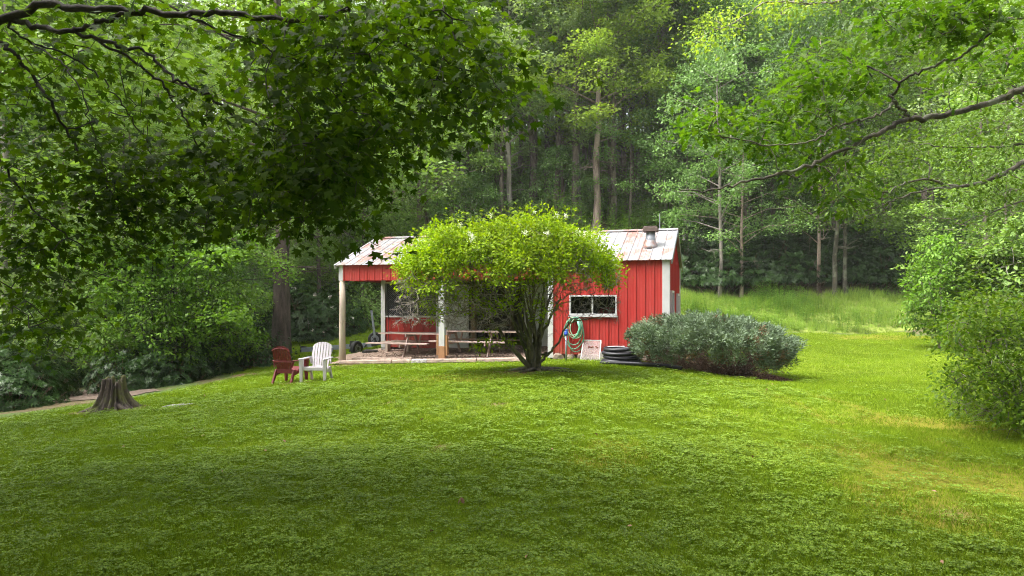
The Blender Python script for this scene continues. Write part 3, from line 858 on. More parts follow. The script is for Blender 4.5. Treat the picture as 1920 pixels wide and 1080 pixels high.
# middle wall under the ridge: half wall with mesh above, white doors, dark opening
v = RV
uw = upx(719.5, v)
MB().box(uw - 0.09, uw + 0.075, v - 0.05, v + 0.1, pad_z(0, v) + 0.1, ZE + 0.4).build('post', M['grey_paint'], shed, bevel=0.005)
MB().box(uw - 0.08, uw + 0.065, v - 0.04, v + 0.09, pad_z(0, v) - 0.2, pad_z(0, v) + 0.098).build('post_foot', M['concrete'], shed)
ua, ub = uw + 0.078, upx(818, v)
zs = zpx(760, 595, v)
nb = round((ub - ua) / 0.245)
wbd = (ub - ua) / nb
bm_ = MB().box(0.002, wbd - 0.004, 0, 0.022, 0, 1).box(wbd - 0.03, wbd - 0.006, -0.014, -0.0005, 0, 1).build('wall_board', M['red_board'], link_it=False)
for i in range(nb):
    o = link('wall_board', bm_, shed); o.location = (ua + i * wbd, v, pad_z(2, v) + 0.02); o.scale = (1, 1, zs - pad_z(2, v) - 0.02 - 0.002)
MB().box(ua, ub, v - 0.04, v + 0.06, zs, zs + 0.055).build('sill_rail', M['white_paint'], shed)
MB().box(ua, ub, v - 0.03, v + 0.04, zpx(760, 531, v) - 0.02, zpx(760, 531, v) + 0.05).build('top_rail', M['pale_wood'], shed)
MB().box(ua, U_R, v - 0.01, v + 0.02, zpx(760, 531, v) + 0.052, ZR - 0.12).build('upper_wall', M['red_board'], shed)
MB().box(ub + .002, ub + 0.13, v - 0.03, v + 0.06, pad_z(3, v), zpx(760, 531, v) + 0.05).build('post', M['grey_paint'], shed)
# chain link in the opening
zt = zpx(760, 531, v) - 0.02
ml = MB(); st_ = 0.075
hgt = zt - zs - 0.055
nn = int((ub - ua + hgt) / st_)
for k in range(nn):
    for sg in (1, -1):
        x0 = ua - hgt + k * st_ if sg > 0 else ua + k * st_
        x1 = x0 + sg * hgt
        if sg < 0: x0, x1 = ua + k * st_, ua + k * st_ - hgt
        za_, zb_ = zs + 0.056, zt
        # clip to the opening
        def clip(x0, z0, x1, z1):
            def lerp(xc): return z0 + (z1 - z0) * (xc - x0) / (x1 - x0)
            if x0 < ua and x1 < ua or x0 > ub and x1 > ub: return None
            a, b = (x0, z0), (x1, z1)
            if a[0] < ua: a = (ua, lerp(ua))
            if a[0] > ub: a = (ub, lerp(ub))
            if b[0] < ua: b = (ua, lerp(ua))
            if b[0] > ub: b = (ub, lerp(ub))
            return a, b
        c_ = clip(x0, za_, x1, zb_)
        if c_ and abs(c_[0][0] - c_[1][0]) > 0.02:
            ml.beam((c_[0][0], v + 0.03 + 0.002 * sg, c_[0][1]), (c_[1][0], v + 0.03 + 0.002 * sg, c_[1][1]), 0.0045, 0.0045)
ml.build('wire_mesh', M['galvanised'], shed)['kind'] = 'stuff'
MB().tube([(ua + 0.13, v - 0.05, pad_z(0, v) + 0.3), (ua + 0.12, v - 0.05, zt)], 0.012, 6).build('latch_bar', M['dark_metal'], shed)
def brace_door(px0, px1, vv, zt_):
    a, b = upx(px0, vv), upx(px1, vv); z0 = pad_z(a, vv) + 0.04
    d = MB().box(a, b, vv - 0.02, vv + 0.02, z0, zt_).build('door', M['grey_paint'], shed)
    w_ = 0.09; y0, y1 = vv - 0.045, vv - 0.0205
    fr_ = MB().box(a, a + w_, y0, y1, z0, zt_).box(b - w_, b, y0, y1, z0, zt_).box(a + w_ + .002, b - w_ - .002, y0, y1, z0, z0 + w_).box(a + w_ + .002, b - w_ - .002, y0, y1, zt_ - w_, zt_)
    zm = (z0 + zt_) / 2
    fr_.box(a + w_ + .002, b - w_ - .002, y0, y1, zm - w_ / 2, zm + w_ / 2)
    fr_.build('door_frame', M['white_paint'], d)
    for (za_, zb_) in ((z0 + w_, zm - w_ / 2), (zm + w_ / 2, zt_ - w_)):
        MB().beam((a + w_, vv - 0.032, za_), (b - w_, vv - 0.032, zb_), 0.02, w_ * .8, (0, 0, 1)).build('door_brace', M['white_paint'], d)
        MB().beam((a + w_, vv - 0.036, zb_), (b - w_, vv - 0.036, za_), 0.012, w_ * .8, (0, 0, 1)).build('door_brace', M['white_paint'], d)
brace_door(831, 879, v - 0.06, zt - 0.05)
brace_door(984, 1034, v - 0.06, zt - 0.05)
MB().box(upx(883, v), upx(891, v), v - 0.03, v + 0.1, pad_z(3, v), zt + 0.03).build('post', M['inner_wood'], shed)
# chimney
uc, vc = upx(1220, 1.05), 1.05
zc = ZE + (ZR - ZE) * vc / RV
ch = MB().tube([(uc, vc, zc - 0.1), (uc, vc, zpx(1220, 436, vc))], 0.138, 16).build('chimney', M['galvanised'], shed, True)
MB().lathe([(0.24, -0.10), (0.20, 0.0), (0.155, 0.10), (0.141, 0.16)], 16, (uc, vc, zc + 0.03)).build('chimney_flashing', M['roof_metal'], ch, True)
zc2 = zpx(1220, 435, vc)
MB().box(uc - 0.215, uc + 0.215, vc - 0.2, vc + 0.2, zc2, zc2 + 0.12).box(uc - 0.19, uc + 0.19, vc - 0.18, vc + 0.18, zc2 + 0.122, zc2 + 0.16).build('chimney_cap', M['rust_cap'], ch, bevel=0.01)
ua_ = upx(1237, W + .1)
MB().tube([(ua_, W + 0.1, 0.3), (ua_, W + 0.1, zpx(1237, 400, W))], 0.018, 6).build('antenna_mast', M['galvanised'], shed)
# foundation stones under the right bay
rs = random.Random(9)
def rock(name, mat, parent, c, sx, sy, sz_, seed, n=10, lab=None):
    r_ = random.Random(seed)
    bm = bmesh.new(); bmesh.ops.create_icosphere(bm, subdivisions=2, radius=1)
    for v_ in bm.verts:
        k = 1 + r_.uniform(-.12, .12)
        q = v_.co
        m_ = max(abs(q.x), abs(q.y), abs(q.z))
        q = q * (0.6 + 0.4 / m_ ** 1) * k
        v_.co = Vector((c[0] + q.x * sx * .8, c[1] + q.y * sy * .8, c[2] + q.z * sz_ * .8))
    me = bpy.data.meshes.new(name); bm.to_mesh(me); bm.free(); me.materials.append(mat)
    return link(name, me, parent)
x = U_R + 0.05; i = 0
while x < L:
    w_ = rs.uniform(0.28, 0.62)
    wx = min(w_, L - x)
    p = BW(x + wx / 2, 0.05)
    zg = gz(*p)
    rock('foundation_stone', M['stone'], shed, (x + wx / 2, 0.08 + rs.uniform(-.05, .02), (zg + Z_SILL) / 2 - 0.02), wx / 2, 0.17, (Z_SILL - zg) / 2 + 0.1, i)
    x += w_; i += 1
MB().box(U_R, L - 0.03, 0.16, 0.3, -0.5, Z_SILL - 0.01).build('foundation_core', M['dirt'], shed)
MB().box(L - 0.15, L - 0.025, 0.3, W, -0.5, Z_SILL - 0.003).build('foundation_core', M['dirt'], shed)

# ================================================================== THINGS BY THE SHED
# landscape timbers in front of the porch floor
spans = [(0.12, 1.95, 'bleached landscape timber at the round corner post'), (1.98, 2.62, 'short dark reddish landscape timber before the picnic table'), (2.64, 3.12, 'short pale block ending at the brown post base'), (3.16, 4.75, 'pinkish landscape timber right of the brown post base'), (4.78, 6.35, 'landscape timber behind the umbrella tree trunk')]
mats = ['timber', 'stone', 'concrete', 'timber', 'timber']
for (a, b, lb), mt in zip(spans, mats):
    zz = pad_z(a, -0.3) + 0.015; z2 = pad_z(b, -0.3) + 0.015
    mb = MB()
    n = 6
    P0 = BW(a, -0.22); P1 = BW(b, -0.20)
    pts = [(P0[0] + (P1[0] - P0[0]) * k / n, P0[1] + (P1[1] - P0[1]) * k / n + rs.uniform(-.012, .012), zz + (z2 - zz) * k / n + rs.uniform(-.008, .008)) for k in range(n + 1)]
    mb.tube(pts, [0.085 + rs.uniform(-.008, .008) for _ in pts], 7)
    o = mb.build('edging_timber', M[mt]); tag(o, lb, 'landscape timber', 'edging timbers along the porch')
# second, upper row at the left
P0, P1 = BW(0.25, 0.35), BW(2.5, 0.05)
o = MB().tube([(P0[0] + (P1[0] - P0[0]) * k / 5, P0[1] + (P1[1] - P0[1]) * k / 5, pad_z(0.3 + k * .4, .2) + 0.04 + rs.uniform(-.01, .01)) for k in range(6)], 0.06, 7).build('edging_timber', M['timber'])
tag(o, 'thin weathered timber laid slantwise behind the bleached one', 'landscape timber', 'edging timbers along the porch')

# picnic tables
def picnic(name_label, u0, u1, vc, aframes, mat, ht=0.76, group='picnic tables'):
    uc_ = (u0 + u1) / 2
    p = BW(uc_, vc); z0 = pad_z(uc_, vc)
    t_ = empty('picnic_table', (p[0], p[1], z0), -TH)
    tag(t_, name_label, 'picnic table', group)
    hw = (u1 - u0) / 2
    for k in range(5):
        y = -0.36 + k * 0.15
        me = MB().box(-hw + rs.uniform(-.02, .02), hw + rs.uniform(-.02, .02), y, y + 0.143, ht - 0.04, ht)
        me.build('table_plank', mat, t_, bevel=0.004)
    for s in (-1, 1):
        for k in range(2):
            y = s * 0.68 - 0.13 + k * 0.135
            MB().box(-hw - 0.22 if s < 0 else -hw, hw - (0.25 if s < 0 else -0.1), y, y + 0.128, 0.42, 0.458).build('bench_plank', mat, t_, bevel=0.004)
    for a in aframes:
        for s in (-1, 1):
            MB().beam((a - uc_ + s * 0.022, s * 0.62, -0.05), (a - uc_ + s * 0.022, s * 0.16, ht - 0.045), 0.04, 0.10, (0, 1, 0)).build('leg', mat, t_)
            MB().beam((a - uc_ + s * 0.022 + (0.25), 0, 0.42), (a - uc_ + 0.33, 0, ht - 0.045), 0.04, 0.07, (0, 1, 0)).build('brace', mat, t_) if s > 0 else None
        MB().box(a - uc_ - 0.07, a - uc_ - 0.045, -0.80, 0.80, 0.32, 0.418).build('cross_rail', mat, t_)
        MB().box(a - uc_ - 0.07, a - uc_ - 0.045, -0.36, 0.36, ht - 0.13, ht - 0.042).build('top_rail', mat, t_)
vt = 1.05
picnic('long weathered picnic table under the porch, at its left end', upx(719, vt), upx(832, vt), vt, [upx(772, vt)], M['table_wood'])
picnic('long weathered picnic table under the porch, right of the brown post base', upx(834, vt), upx(975, vt), vt, [upx(849, vt), upx(927, vt)], M['table_wood'])
# low plank bench behind
p = BW(upx(747, 2.2), 2.2); z0 = pad_z(1, 2.2)
bnch = empty('low_bench', (p[0], p[1], z0), -TH); tag(bnch, 'low tan plank bench against the dark red half wall', 'bench')
MB().box(-0.62, 0.5, -0.14, 0.14, 0.30, 0.34).build('seat', M['pale_wood'], bnch)
for s in (-0.45, 0.35): MB().box(s, s + 0.09, -0.12, 0.12, -0.03, 0.298).build('leg', M['pale_wood'], bnch)

# things stored in the dark bay
stp = BW(upx(925, RV + 1.2), RV + 1.2)
cab = empty('storage_shelf', (stp[0], stp[1], pad_z(4, 3.5)), -TH); tag(cab, 'dark wooden shelf standing inside the open shed bay', 'shelf')
for k in range(4): MB().box(-0.7, 0.7, -0.2, 0.2, 0.1 + k * 0.55, 0.13 + k * 0.55).build('shelf_board', M['inner_wood'], cab)
for s in (-0.73, 0.703): MB().box(s, s + 0.03, -0.2, 0.2, 0, 2.0).build('side_panel', M['inner_wood'], cab)

# red bundle inside the window
p = BW(upx(1140, 0.35), 0.35)
q = MB().lathe([(0.05, -0.34), (0.29, -0.30), (0.32, -0.2), (0.30, -0.08), (0.20, 0.02), (0.06, 0.05)], 18, (p[0], p[1], zpx(1140, 579, 0.35)), 0.6)
o = q.build('cushion', M['red_cloth'], None, True); tag(o, 'dull red rounded cushion seen through the right pane', 'cushion')
p2 = BW(upx(1130, 0.4), 0.4)
wb_ = empty('workbench', (p2[0], p2[1], 0.1), -TH); tag(wb_, 'dark workbench inside behind the front window', 'workbench')
MB().box(-0.9, 0.9, -0.25, 0.3, 0.86, 0.90).build('worktop', M['inner_wood'], wb_)
for s in (-0.85, 0.79): MB().box(s, s + 0.06, -0.2, 0.25, 0, 0.858).build('leg', M['inner_wood'], wb_)

# garden hose on the wall
uh = upx(1077, -0.1); zh = zpx(1077, 600, -0.1)
hr = empty('garden_hose', (BW(uh, -0.08) + (zh,)), -TH); tag(hr, 'green garden hose coiled on a hook under the shed window', 'garden hose')
loops = [(0.26, 0.78, -0.02), (0.23, 0.60, 0.03), (0.25, 1.0, 0.05), (0.19, 0.50, -0.04), (0.27, 0.88, 0.0), (0.15, 0.55, 0.06)]
for k, (w_, h_, dx) in enumerate(loops):
    pts = []
    for i in range(28):
        a = 2 * math.pi * i / 28
        pts.append((dx + w_ * math.sin(a) * (1 + 0.1 * math.sin(2 * a + k)), -0.015 - 0.018 * k, -h_ / 2 + 0.06 + h_ / 2 * math.cos(a) * (1 + .05 * math.sin(a + k))))
    MB().tube(pts, 0.014, 6, closed=True).build('hose_loop', M['hose'] if k % 2 == 0 else M['hose_pale'], hr, True)
MB().tube([(0.12, -0.14, 0.0), (0.20, -0.16, -0.22), (0.12, -0.15, -0.42), (-0.02, -0.14, -0.55)], [0.03, 0.05, 0.035, 0.014], 8).build('hose_bundle', M['hose'], hr, True)
MB().tube([(-0.26, -0.05, -0.5), (-0.3, -0.1, -0.45), (-0.26, -0.2, -0.32)], 0.014, 6).build('hose_end', M['hose_pale'], hr, True)
MB().box(-0.12, 0.12, -0.12, 0.06, 0.03, 0.06).build('hook', M['dark_metal'], hr)
# standpipe with blue tap
us = upx(1061.5, -0.5); ps = BW(us, -0.5); zg = gz(*ps)
Ds = ps[1]
spz = lambda py: CZ + (HY - py) / F * Ds
sp = empty('standpipe', (ps[0], ps[1], zg), -TH); tag(sp, 'grey standpipe with a blue tap before the hose', 'standpipe')
hh = spz(625) - zg
MB().tube([(0, 0, -0.05), (0.0, 0, hh)], 0.028, 8).build('pipe', M['galvanised'], sp, True)
MB().lathe([(0.045, 0), (0.06, 0.04), (0.055, 0.10), (0.03, 0.14)], 10, (0, 0, hh - 0.06)).build('tap_body', M['blue_plastic'], sp, True)
MB().tube([(0.0, 0, hh + 0.02), (0.02, -0.11, hh - 0.03)], [0.025, 0.02], 8).tube([(-0.07, -0.02, hh + 0.08), (0.06, -0.02, hh + 0.10)], 0.02, 8).build('tap_handle', M['blue_plastic'], sp, True)
# framed screen leaning on the wall
u1_, u2_ = upx(1088, -0.42), upx(1123.5, -0.42)
ps = BW((u1_ + u2_) / 2, -0.40); zg = gz(*ps)
scn = empty('window_screen', (ps[0], ps[1], zg - 0.02), -TH); tag(scn, 'pale framed window screen leaning against the stones under the window', 'window screen')
hw = (u2_ - u1_) / 2; hs = CZ + (HY - 640) / F * ps[1] - zg + 0.03; ln = 0.30
def lean(x, z): return (x + 0.0 * z, z / hs * ln, z)
for a, b in (((-hw, 0), (-hw + .035, hs)), ((hw, 0), (hw, hs)), ((-hw + .035, hs), (hw, hs)), ((-hw, 0.01), (hw, 0.01))):
    MB().beam(lean(*a), lean(*b), 0.03, 0.022, (0, 1, 0)).build('frame_bar', M['white_paint'], scn)
MB().add([lean(-hw + .01, 0.01), lean(hw - .01, 0.01), lean(hw - .01, hs - .01), lean(-hw + .04, hs - .01)], [(0, 1, 2, 3)]).build('screen', M['screen_film'], scn)
bl = MB()
for k in range(6): bl.lathe([(0.022, -0.003), (0.022, 0.003)], 8, (-0.08 + k * 0.04 + (0.06 if k > 3 else 0), 0.19, hs * 0.70 + 0.012 * math.sin(k * 2.2)))
bl.build('stain', M['red_board'], scn)
# concrete block
ps = BW(upx(1131, -0.35), -0.35)
cbk = MB().box(-0.08, 0.08, -0.1, 0.1, 0, 0.25, Matrix.Translation((ps[0], ps[1], gz(*ps) - 0.02)) @ Matrix.Rotation(-TH, 4, 'Z')).build('concrete_block', M['concrete'], None, bevel=0.01)
tag(cbk, 'grey concrete block between the screen and the black pipe', 'concrete block')
# coil of black corrugated drain pipe
cu = upx(1165, -1.05); pc = BW(cu, -1.05); zg = gz(*pc)
coil = empty('drain_pipe_coil', (pc[0], pc[1], zg), -TH); tag(coil, 'coil of black corrugated drain pipe stacked by the red wall', 'drain pipe')
rr = 37.5 / F * pc[1]
def corr(pts, r_, n=10):
    """resample and give each ring of the pipe its own ridge"""
    P_ = np.array(pts, float); d = np.r_[0, np.cumsum(np.linalg.norm(np.diff(P_, axis=0), axis=1))]
    m_ = int(d[-1] / 0.012); s_ = np.linspace(0, d[-1], m_)
    Q = np.stack([np.interp(s_, d, P_[:, k]) for k in range(3)], 1)
    rad = r_ * (1 + 0.06 * np.where(np.arange(m_) % 2, 1, -1))
    return tubes_np([(Q, rad)], n)
for k in range(4):
    ang = np.linspace(0, 2 * math.pi, 60)
    rk = rr - 0.055 - [0.0, 0.03, 0.015, 0.04][k]
    pts = np.stack([np.cos(ang) * rk + [0, .02, -.01, .015][k], np.sin(ang) * rk * 0.75, 0.06 + k * 0.108 + 0.012 * np.sin(ang * 2 + k)], 1)
    V, Fs = corr(pts, 0.054)
    link('pipe_loop', mesh_np('pipe_loop', V, Fs, M['black_pipe'], None, True), coil)
V, Fs = corr([(-rr * .9, -0.4, 0.045), (-0.3, -0.52, 0.05), (0.3, -0.53, 0.05), (0.9, -0.56, 0.04), (1.30, -0.62, 0.02), (1.62, -0.70, -0.02)], 0.054)
link('pipe_tail', mesh_np('pipe_tail', V, Fs, M['black_pipe'], None, True), coil)
MB().tube([(-0.35, -0.1, 0.45), (-0.1, -0.3, 0.475), (0.12, -0.32, 0.475), (0.1, -0.05, 0.46), (-0.2, 0.0, 0.455)], 0.012, 6).build('tie_strap', M['white_plastic'], coil)

# ------------------------------------------------------------------ adirondack chairs
def adirondack(loc, rz, mat, label, tilt=0.0):
    c = empty('adirondack_chair', loc, rz); tag(c, label, 'garden chair', 'adirondack chairs on the lawn')
    c.scale = (0.88, 0.95, 1.0)
    def seat_pt(t_): return (-0.29 + 0.50 * t_, 0.37 - 0.10 * t_)
    ns = 6
    for k in range(ns):
        (ya, za), (yb, zb_) = seat_pt(k / ns + 0.012), seat_pt((k + 1) / ns - 0.012)
        MB().beam((-0.255, (ya + yb) / 2, (za + zb_) / 2), (0.255, (ya + yb) / 2, (za + zb_) / 2), math.hypot(yb - ya, zb_ - za), 0.016, (0, 0.2, 1)).build('seat_slat', mat, c, bevel=0.004)
    MB().box(-0.27, 0.27, -0.325, -0.295, 0.285, 0.372).build('seat_apron', mat, c, bevel=0.008)
    # fan back: seven slats between seat and rounded top
    nb_ = 7; rk = 0.36
    def back(x, h): return (x, 0.17 + h * rk, 0.24 + h)
    for k in range(nb_):
        s0, s1 = (k + 0.11) / nb_ * 2 - 1, (k + 0.89) / nb_ * 2 - 1
        V = []
        hs_ = [0.0, 0.2, 0.4, 0.52]
        def top(s): return 0.515 + 0.165 * math.sqrt(max(0, 1 - (s * 0.86) ** 2))
        for off in (0, 0.018):
            for j in range(4):
                for s in (s0, s1):
                    h = hs_[j] if j < 3 else top(s)
                    wdt = 0.20 + 0.10 * min(1, h / 0.5) - (0.06 * max(0, h - 0.5) / 0.15) * abs(s)
                    x, y, z = back(s * wdt, h)
                    y += off - 0.03 * (s * s) * -1.0 * 0.6
                    V.append((x, y, z))
        Fs_ = []
        for j in range(3):
            a = 2 * j; Fs_.append((a, a + 1, a + 3, a + 2)); a += 8; Fs_.append((a, a + 2, a + 3, a + 1))
            Fs_.append((2 * j, 2 * j + 2, 2 * j + 10, 2 * j + 8)); Fs_.append((2 * j + 1, 2 * j + 9, 2 * j + 11, 2 * j + 3))
        Fs_ += [(6, 7, 15, 14), (0, 8, 9, 1)]
        MB().add(V, Fs_).build('back_slat', mat, c)
    # rear bands that hold the fan
    for h, hw_, hgt_ in ((0.06, 0.24, 0.10), (0.30, 0.285, 0.05)):
        x, y, z = back(0, h)
        MB().box(-hw_, hw_, y + 0.02, y + 0.045, z - hgt_ / 2, z + hgt_ / 2).build('back_band', mat, c, bevel=0.005)
    arc = [back(s * 0.27, 0.50 + 0.13 * math.sqrt(max(0, 1 - (s * .9) ** 2))) for s in np.linspace(-1, 1, 13)]
    MB().tube([(x, y + 0.035, z) for x, y, z in arc], 0.014, 6).build('back_band', mat, c)
    for s in (-1, 1):
        out = [(s * 0.27, 0.30), (s * 0.36, 0.26), (s * 0.37, -0.20), (s * 0.40, -0.30), (s * 0.385, -0.375), (s * 0.31, -0.385), (s * 0.265, -0.31), (s * 0.285, 0.0)]
        MB().prism(out, 0.545, 0.568, 'z').build('armrest', mat, c, bevel=0.005)
        MB().add([(s * .285, -.34, 0), (s * .355, -.34, 0), (s * .345, -.28, 0), (s * .29, -.28, 0), (s * .265, -.36, .543), (s * .375, -.36, .543), (s * .36, -.24, .543), (s * .27, -.24, .543)],
                 [(0, 3, 2, 1), (4, 5, 6, 7), (0, 1, 5, 4), (1, 2, 6, 5), (2, 3, 7, 6), (3, 0, 4, 7)]).build('leg', mat, c, bevel=0.006)
        MB().add([(s * .25, .34, 0), (s * .31, .34, 0), (s * .31, .40, 0), (s * .25, .40, 0), (s * .25, .12, .34), (s * .295, .12, .34), (s * .295, .24, .34), (s * .25, .24, .34)],
                 [(0, 3, 2, 1), (4, 5, 6, 7), (0, 1, 5, 4), (1, 2, 6, 5), (2, 3, 7, 6), (3, 0, 4, 7)]).build('leg', mat, c, bevel=0.006)
        MB().beam((s * .265, -0.29, 0.33), (s * .265, 0.24, 0.22), 0.025, 0.07).build('seat_rail', mat, c)
        MB().beam((s * .30, 0.26, 0.545), (s * .26, 0.30, 0.40), 0.03, 0.05).build('arm_bracket', mat, c)
    return c
p = at(595, 16.4); adirondack((p[0], p[1], gz(*p) - 0.01), R(-3), M['white_plastic'], 'white plastic adirondack chair facing the camera')
p = at(543, 16.75); adirondack((p[0], p[1], gz(*p) - 0.01), R(166), M['red_plastic'], 'dark red plastic adirondack chair seen from behind')

# ------------------------------------------------------------------ boat trailer
ta, tb = pt(566, 657, 26.0), pt(716, 646, 25.6)
def tl(t_): return ta + (tb - ta) * t_
tr = empty('boat_trailer', tuple(tl(0.6) - np.array([0, 0, 0.5]))); tag(tr, 'grey steel boat trailer standing behind the round corner post', 'trailer')
def tw(px, py, D): return Vector(pt(px, py, D)) - Vector(tr.location)
def tadd(name, mb, mat, parent=None, smooth=False):
    return mb.build(name, mat, parent or tr, smooth)
tadd('main_beam', MB().beam(tw(566, 656, 26.0), tw(700, 646, 25.6), 0.11, 0.17), M['steel'])
tadd('main_beam', MB().beam(tw(640, 666, 25.0), tw(575, 669, 25.2), 0.06, 0.06).beam(tw(640, 666, 25.0), tw(665, 662, 25.0), 0.06, 0.06), M['steel'])
tadd('cross_beam', MB().beam(tw(622, 653, 26.4), tw(622, 656, 25.2), 0.09, 0.13), M['steel'])
tadd('cross_beam', MB().beam(tw(668, 650, 26.6), tw(668, 654, 25.0), 0.09, 0.13), M['dark_metal'])
tadd('bunk_bracket', MB().beam(tw(656, 650, 25.3), tw(658, 641, 25.3), 0.06, 0.05).beam(tw(656, 641, 25.3), tw(667, 641, 25.3), 0.05, 0.06).beam(tw(667, 641, 25.3), tw(669, 650, 25.3), 0.06, 0.05).beam(tw(666.5, 641, 25.3), tw(667.5, 635, 25.3), 0.02, 0.02), M['dark_metal'])
tadd('hitch', MB().beam(tw(563, 658, 26), tw(575, 657, 26), 0.09, 0.10).beam(tw(566, 656, 26), tw(566, 649, 26), 0.05, 0.05).beam(tw(566, 650, 26), tw(575, 651, 26), 0.05, 0.06).beam(tw(562, 646, 26), tw(565, 656, 26), 0.025, 0.025), M['dark_metal'])
def wheel(px, py, D, r_, wd, rz, name='wheel'):
    c = tw(px, py, D)
    m_ = Matrix.Translation(c) @ Matrix.Rotation(rz, 4, 'Z') @ Matrix.Rotation(R(90), 4, 'X')
    def lat(prof, n=26):
        mb = MB().lathe(prof, n)
        mb.v = [tuple(m_ @ Vector(q_)) for q_ in mb.v]
        return mb
    t_ = lat([(r_ * .62, -wd * .42), (r_ * .78, -wd * .5), (r_ * .95, -wd * .46), (r_, -wd * .25), (r_, wd * .25), (r_ * .95, wd * .46), (r_ * .78, wd * .5), (r_ * .62, wd * .42)])
    w_ = t_.build(name, M['rubber'], tr, True)
    lat([(r_ * .58, -wd * .45), (r_ * .58, wd * .45)]).build('rim', M['galvanised'], w_)
    hubm = lat([(r_ * .2, -wd * .50), (r_ * .22, wd * .50)], 12)
    for k in range(5):
        a = 2 * math.pi * k / 5
        b_ = lat([(r_ * .07, -wd * .475), (r_ * .07, wd * .475)], 6); off = m_.to_3x3() @ Vector((math.cos(a) * r_ * .38, math.sin(a) * r_ * .38, 0))
        hubm.add([tuple(Vector(q_) + off) for q_ in b_.v], b_.f)
    hubm.build('hub', M['dark_metal'], w_)
wheel(668.5, 653.5, 25.0, 0.28, 0.17, R(62))
wheel(703, 635.5, 25.9, 0.265, 0.15, R(8), 'spare_wheel')
tadd('fender', MB().tube([tw(655, 660, 25.0), tw(658, 652, 25.0), tw(664, 645, 25.0), tw(671, 644, 25.0), tw(677, 649, 25.0)], [0.02, 0.035, 0.04, 0.04, 0.025], 6), M['dark_metal'])
tadd('winch_post', MB().beam(tw(703, 632, 25.5), tw(696.5, 582, 25.5), 0.06, 0.075), M['steel'])
tadd('winch_clamp', MB().beam(tw(697, 647, 25.5), tw(713, 644, 25.5), 0.12, 0.10).beam(tw(700, 645, 25.5), tw(707, 640, 25.5), 0.08, 0.12), M['dark_metal'])
tadd('guide_bracket', MB().beam(tw(612, 649, 26.3), tw(620, 649, 26.3), 0.08, 0.06), M['dark_metal'])
tadd('guide_bracket', MB().beam(tw(684, 651, 25.6), tw(688, 646, 25.6), 0.2, 0.04), M['dark_metal'])
p = at(694, 24.0); o = rock('dark_log', M['bark_dark'], None, (p[0], p[1], gz(*p) + 0.08), 0.35, 0.18, 0.12, 31); tag(o, 'dark lump of old wood at the left edge of the porch floor', 'log')

# ------------------------------------------------------------------ stump and flat stone
D = 14.0; p = at(213, D); zg = gz(*p)
st = empty('tree_stump', (p[0], p[1], zg)); tag(st, 'weathered hollow tree stump with flaring ridged roots', 'tree stump')
rg = np.random.default_rng(3)
nA, nH = 96, 16
ang = np.linspace(0, 2 * math.pi, nA, endpoint=False)
ridge = 0.5 * np.abs(np.sin(ang * 4.5 + 0.6)) ** 0.6 + 0.35 * np.abs(np.sin(ang * 9 + 1.2)) + 0.2 * np.sin(ang * 23)
topz = 0.60 + 0.05 * np.sin(ang * 3 + 1) + 0.045 * np.sign(np.sin(ang * 7 + .4)) + 0.02 * np.sin(ang * 17)
topz = topz - 0.16 * np.exp(-((np.mod(ang - 4.1, 2 * math.pi)) / 0.35) ** 2)
V = []
for j in range(nH):
    t_ = j / (nH - 1)
    rad = 0.185 + 0.30 * (1 - t_) ** 2.6 + (0.085 + 0.22 * (1 - t_) ** 2) * (ridge - 0.5)
    stretch = 1 + 0.25 * (1 - t_) ** 3 * np.cos(ang)
    z = -0.06 + (topz + 0.06) * t_
    V.append(np.stack([np.cos(ang + 0.15 * t_) * rad * stretch, np.sin(ang + 0.15 * t_) * rad, z], 1))
for j in range(6):
    t_ = j / 5
    rad = 0.185 + 0.085 * (ridge - 0.5) - 0.045 - 0.03 * t_
    V.append(np.stack([np.cos(ang + .15) * rad, np.sin(ang + .15) * rad, topz - 0.30 * t_], 1))
V = np.concatenate(V); nr = nH + 6
i_ = (np.arange(nr - 1)[:, None] * nA + np.arange(nA)[None]); j_ = (np.arange(nr - 1)[:, None] * nA + (np.arange(nA)[None] + 1) % nA)
Fs = np.stack([i_, j_, j_ + nA, i_ + nA], 2).reshape(-1, 4)
V += rg.normal(0, 0.004, V.shape)
link('stump_shell', mesh_np('stump_shell', V, Fs, M['bark_stump'], None, False), st)
MB().lathe([(0.16, 0.20), (0.10, 0.25), (0.02, 0.24)], 14).build('rotten_core', M['mulch'], st)
for k, a in enumerate((0.2, 1.2, 2.6, 3.4, 3.9, 4.7, 5.5)):
    l_ = [0.62, .5, .55, .8, .6, .5, .72][k]
    q = []
    for t_ in np.linspace(0, 1, 6):
        r0 = 0.22 + (l_ - 0.22) * t_; aa = a + 0.25 * t_ * (-1) ** k
        q.append((math.cos(aa) * r0, math.sin(aa) * r0, gz(p[0] + math.cos(aa) * r0, p[1] + math.sin(aa) * r0) - zg + 0.13 * (1 - t_) ** 1.6 - 0.02))
    MB().tube(q, [0.075, 0.06, 0.05, 0.04, 0.028, 0.012], 7).build('root', M['bark_stump'], st, True)
D = 13.4; p = at(335, D); zg = gz(*p)
slab = MB().prism([(-0.20, -0.14), (-0.05, -0.06), (0.10, 0.02), (0.20, 0.10), (0.19, 0.15), (0.06, 0.14), (-0.10, 0.05), (-0.17, 0.0)], 0.0, 0.035, 'z')
slab.v = [(p[0] + x * 1.1, p[1] + y * 1.6, zg + 0.01 + z) for x, y, z in slab.v]
o = slab.build('flat_stone', M['concrete'], None, bevel=0.004); tag(o, 'broken pale slab lying in the grass right of the stump', 'stone slab')
print('structures done')
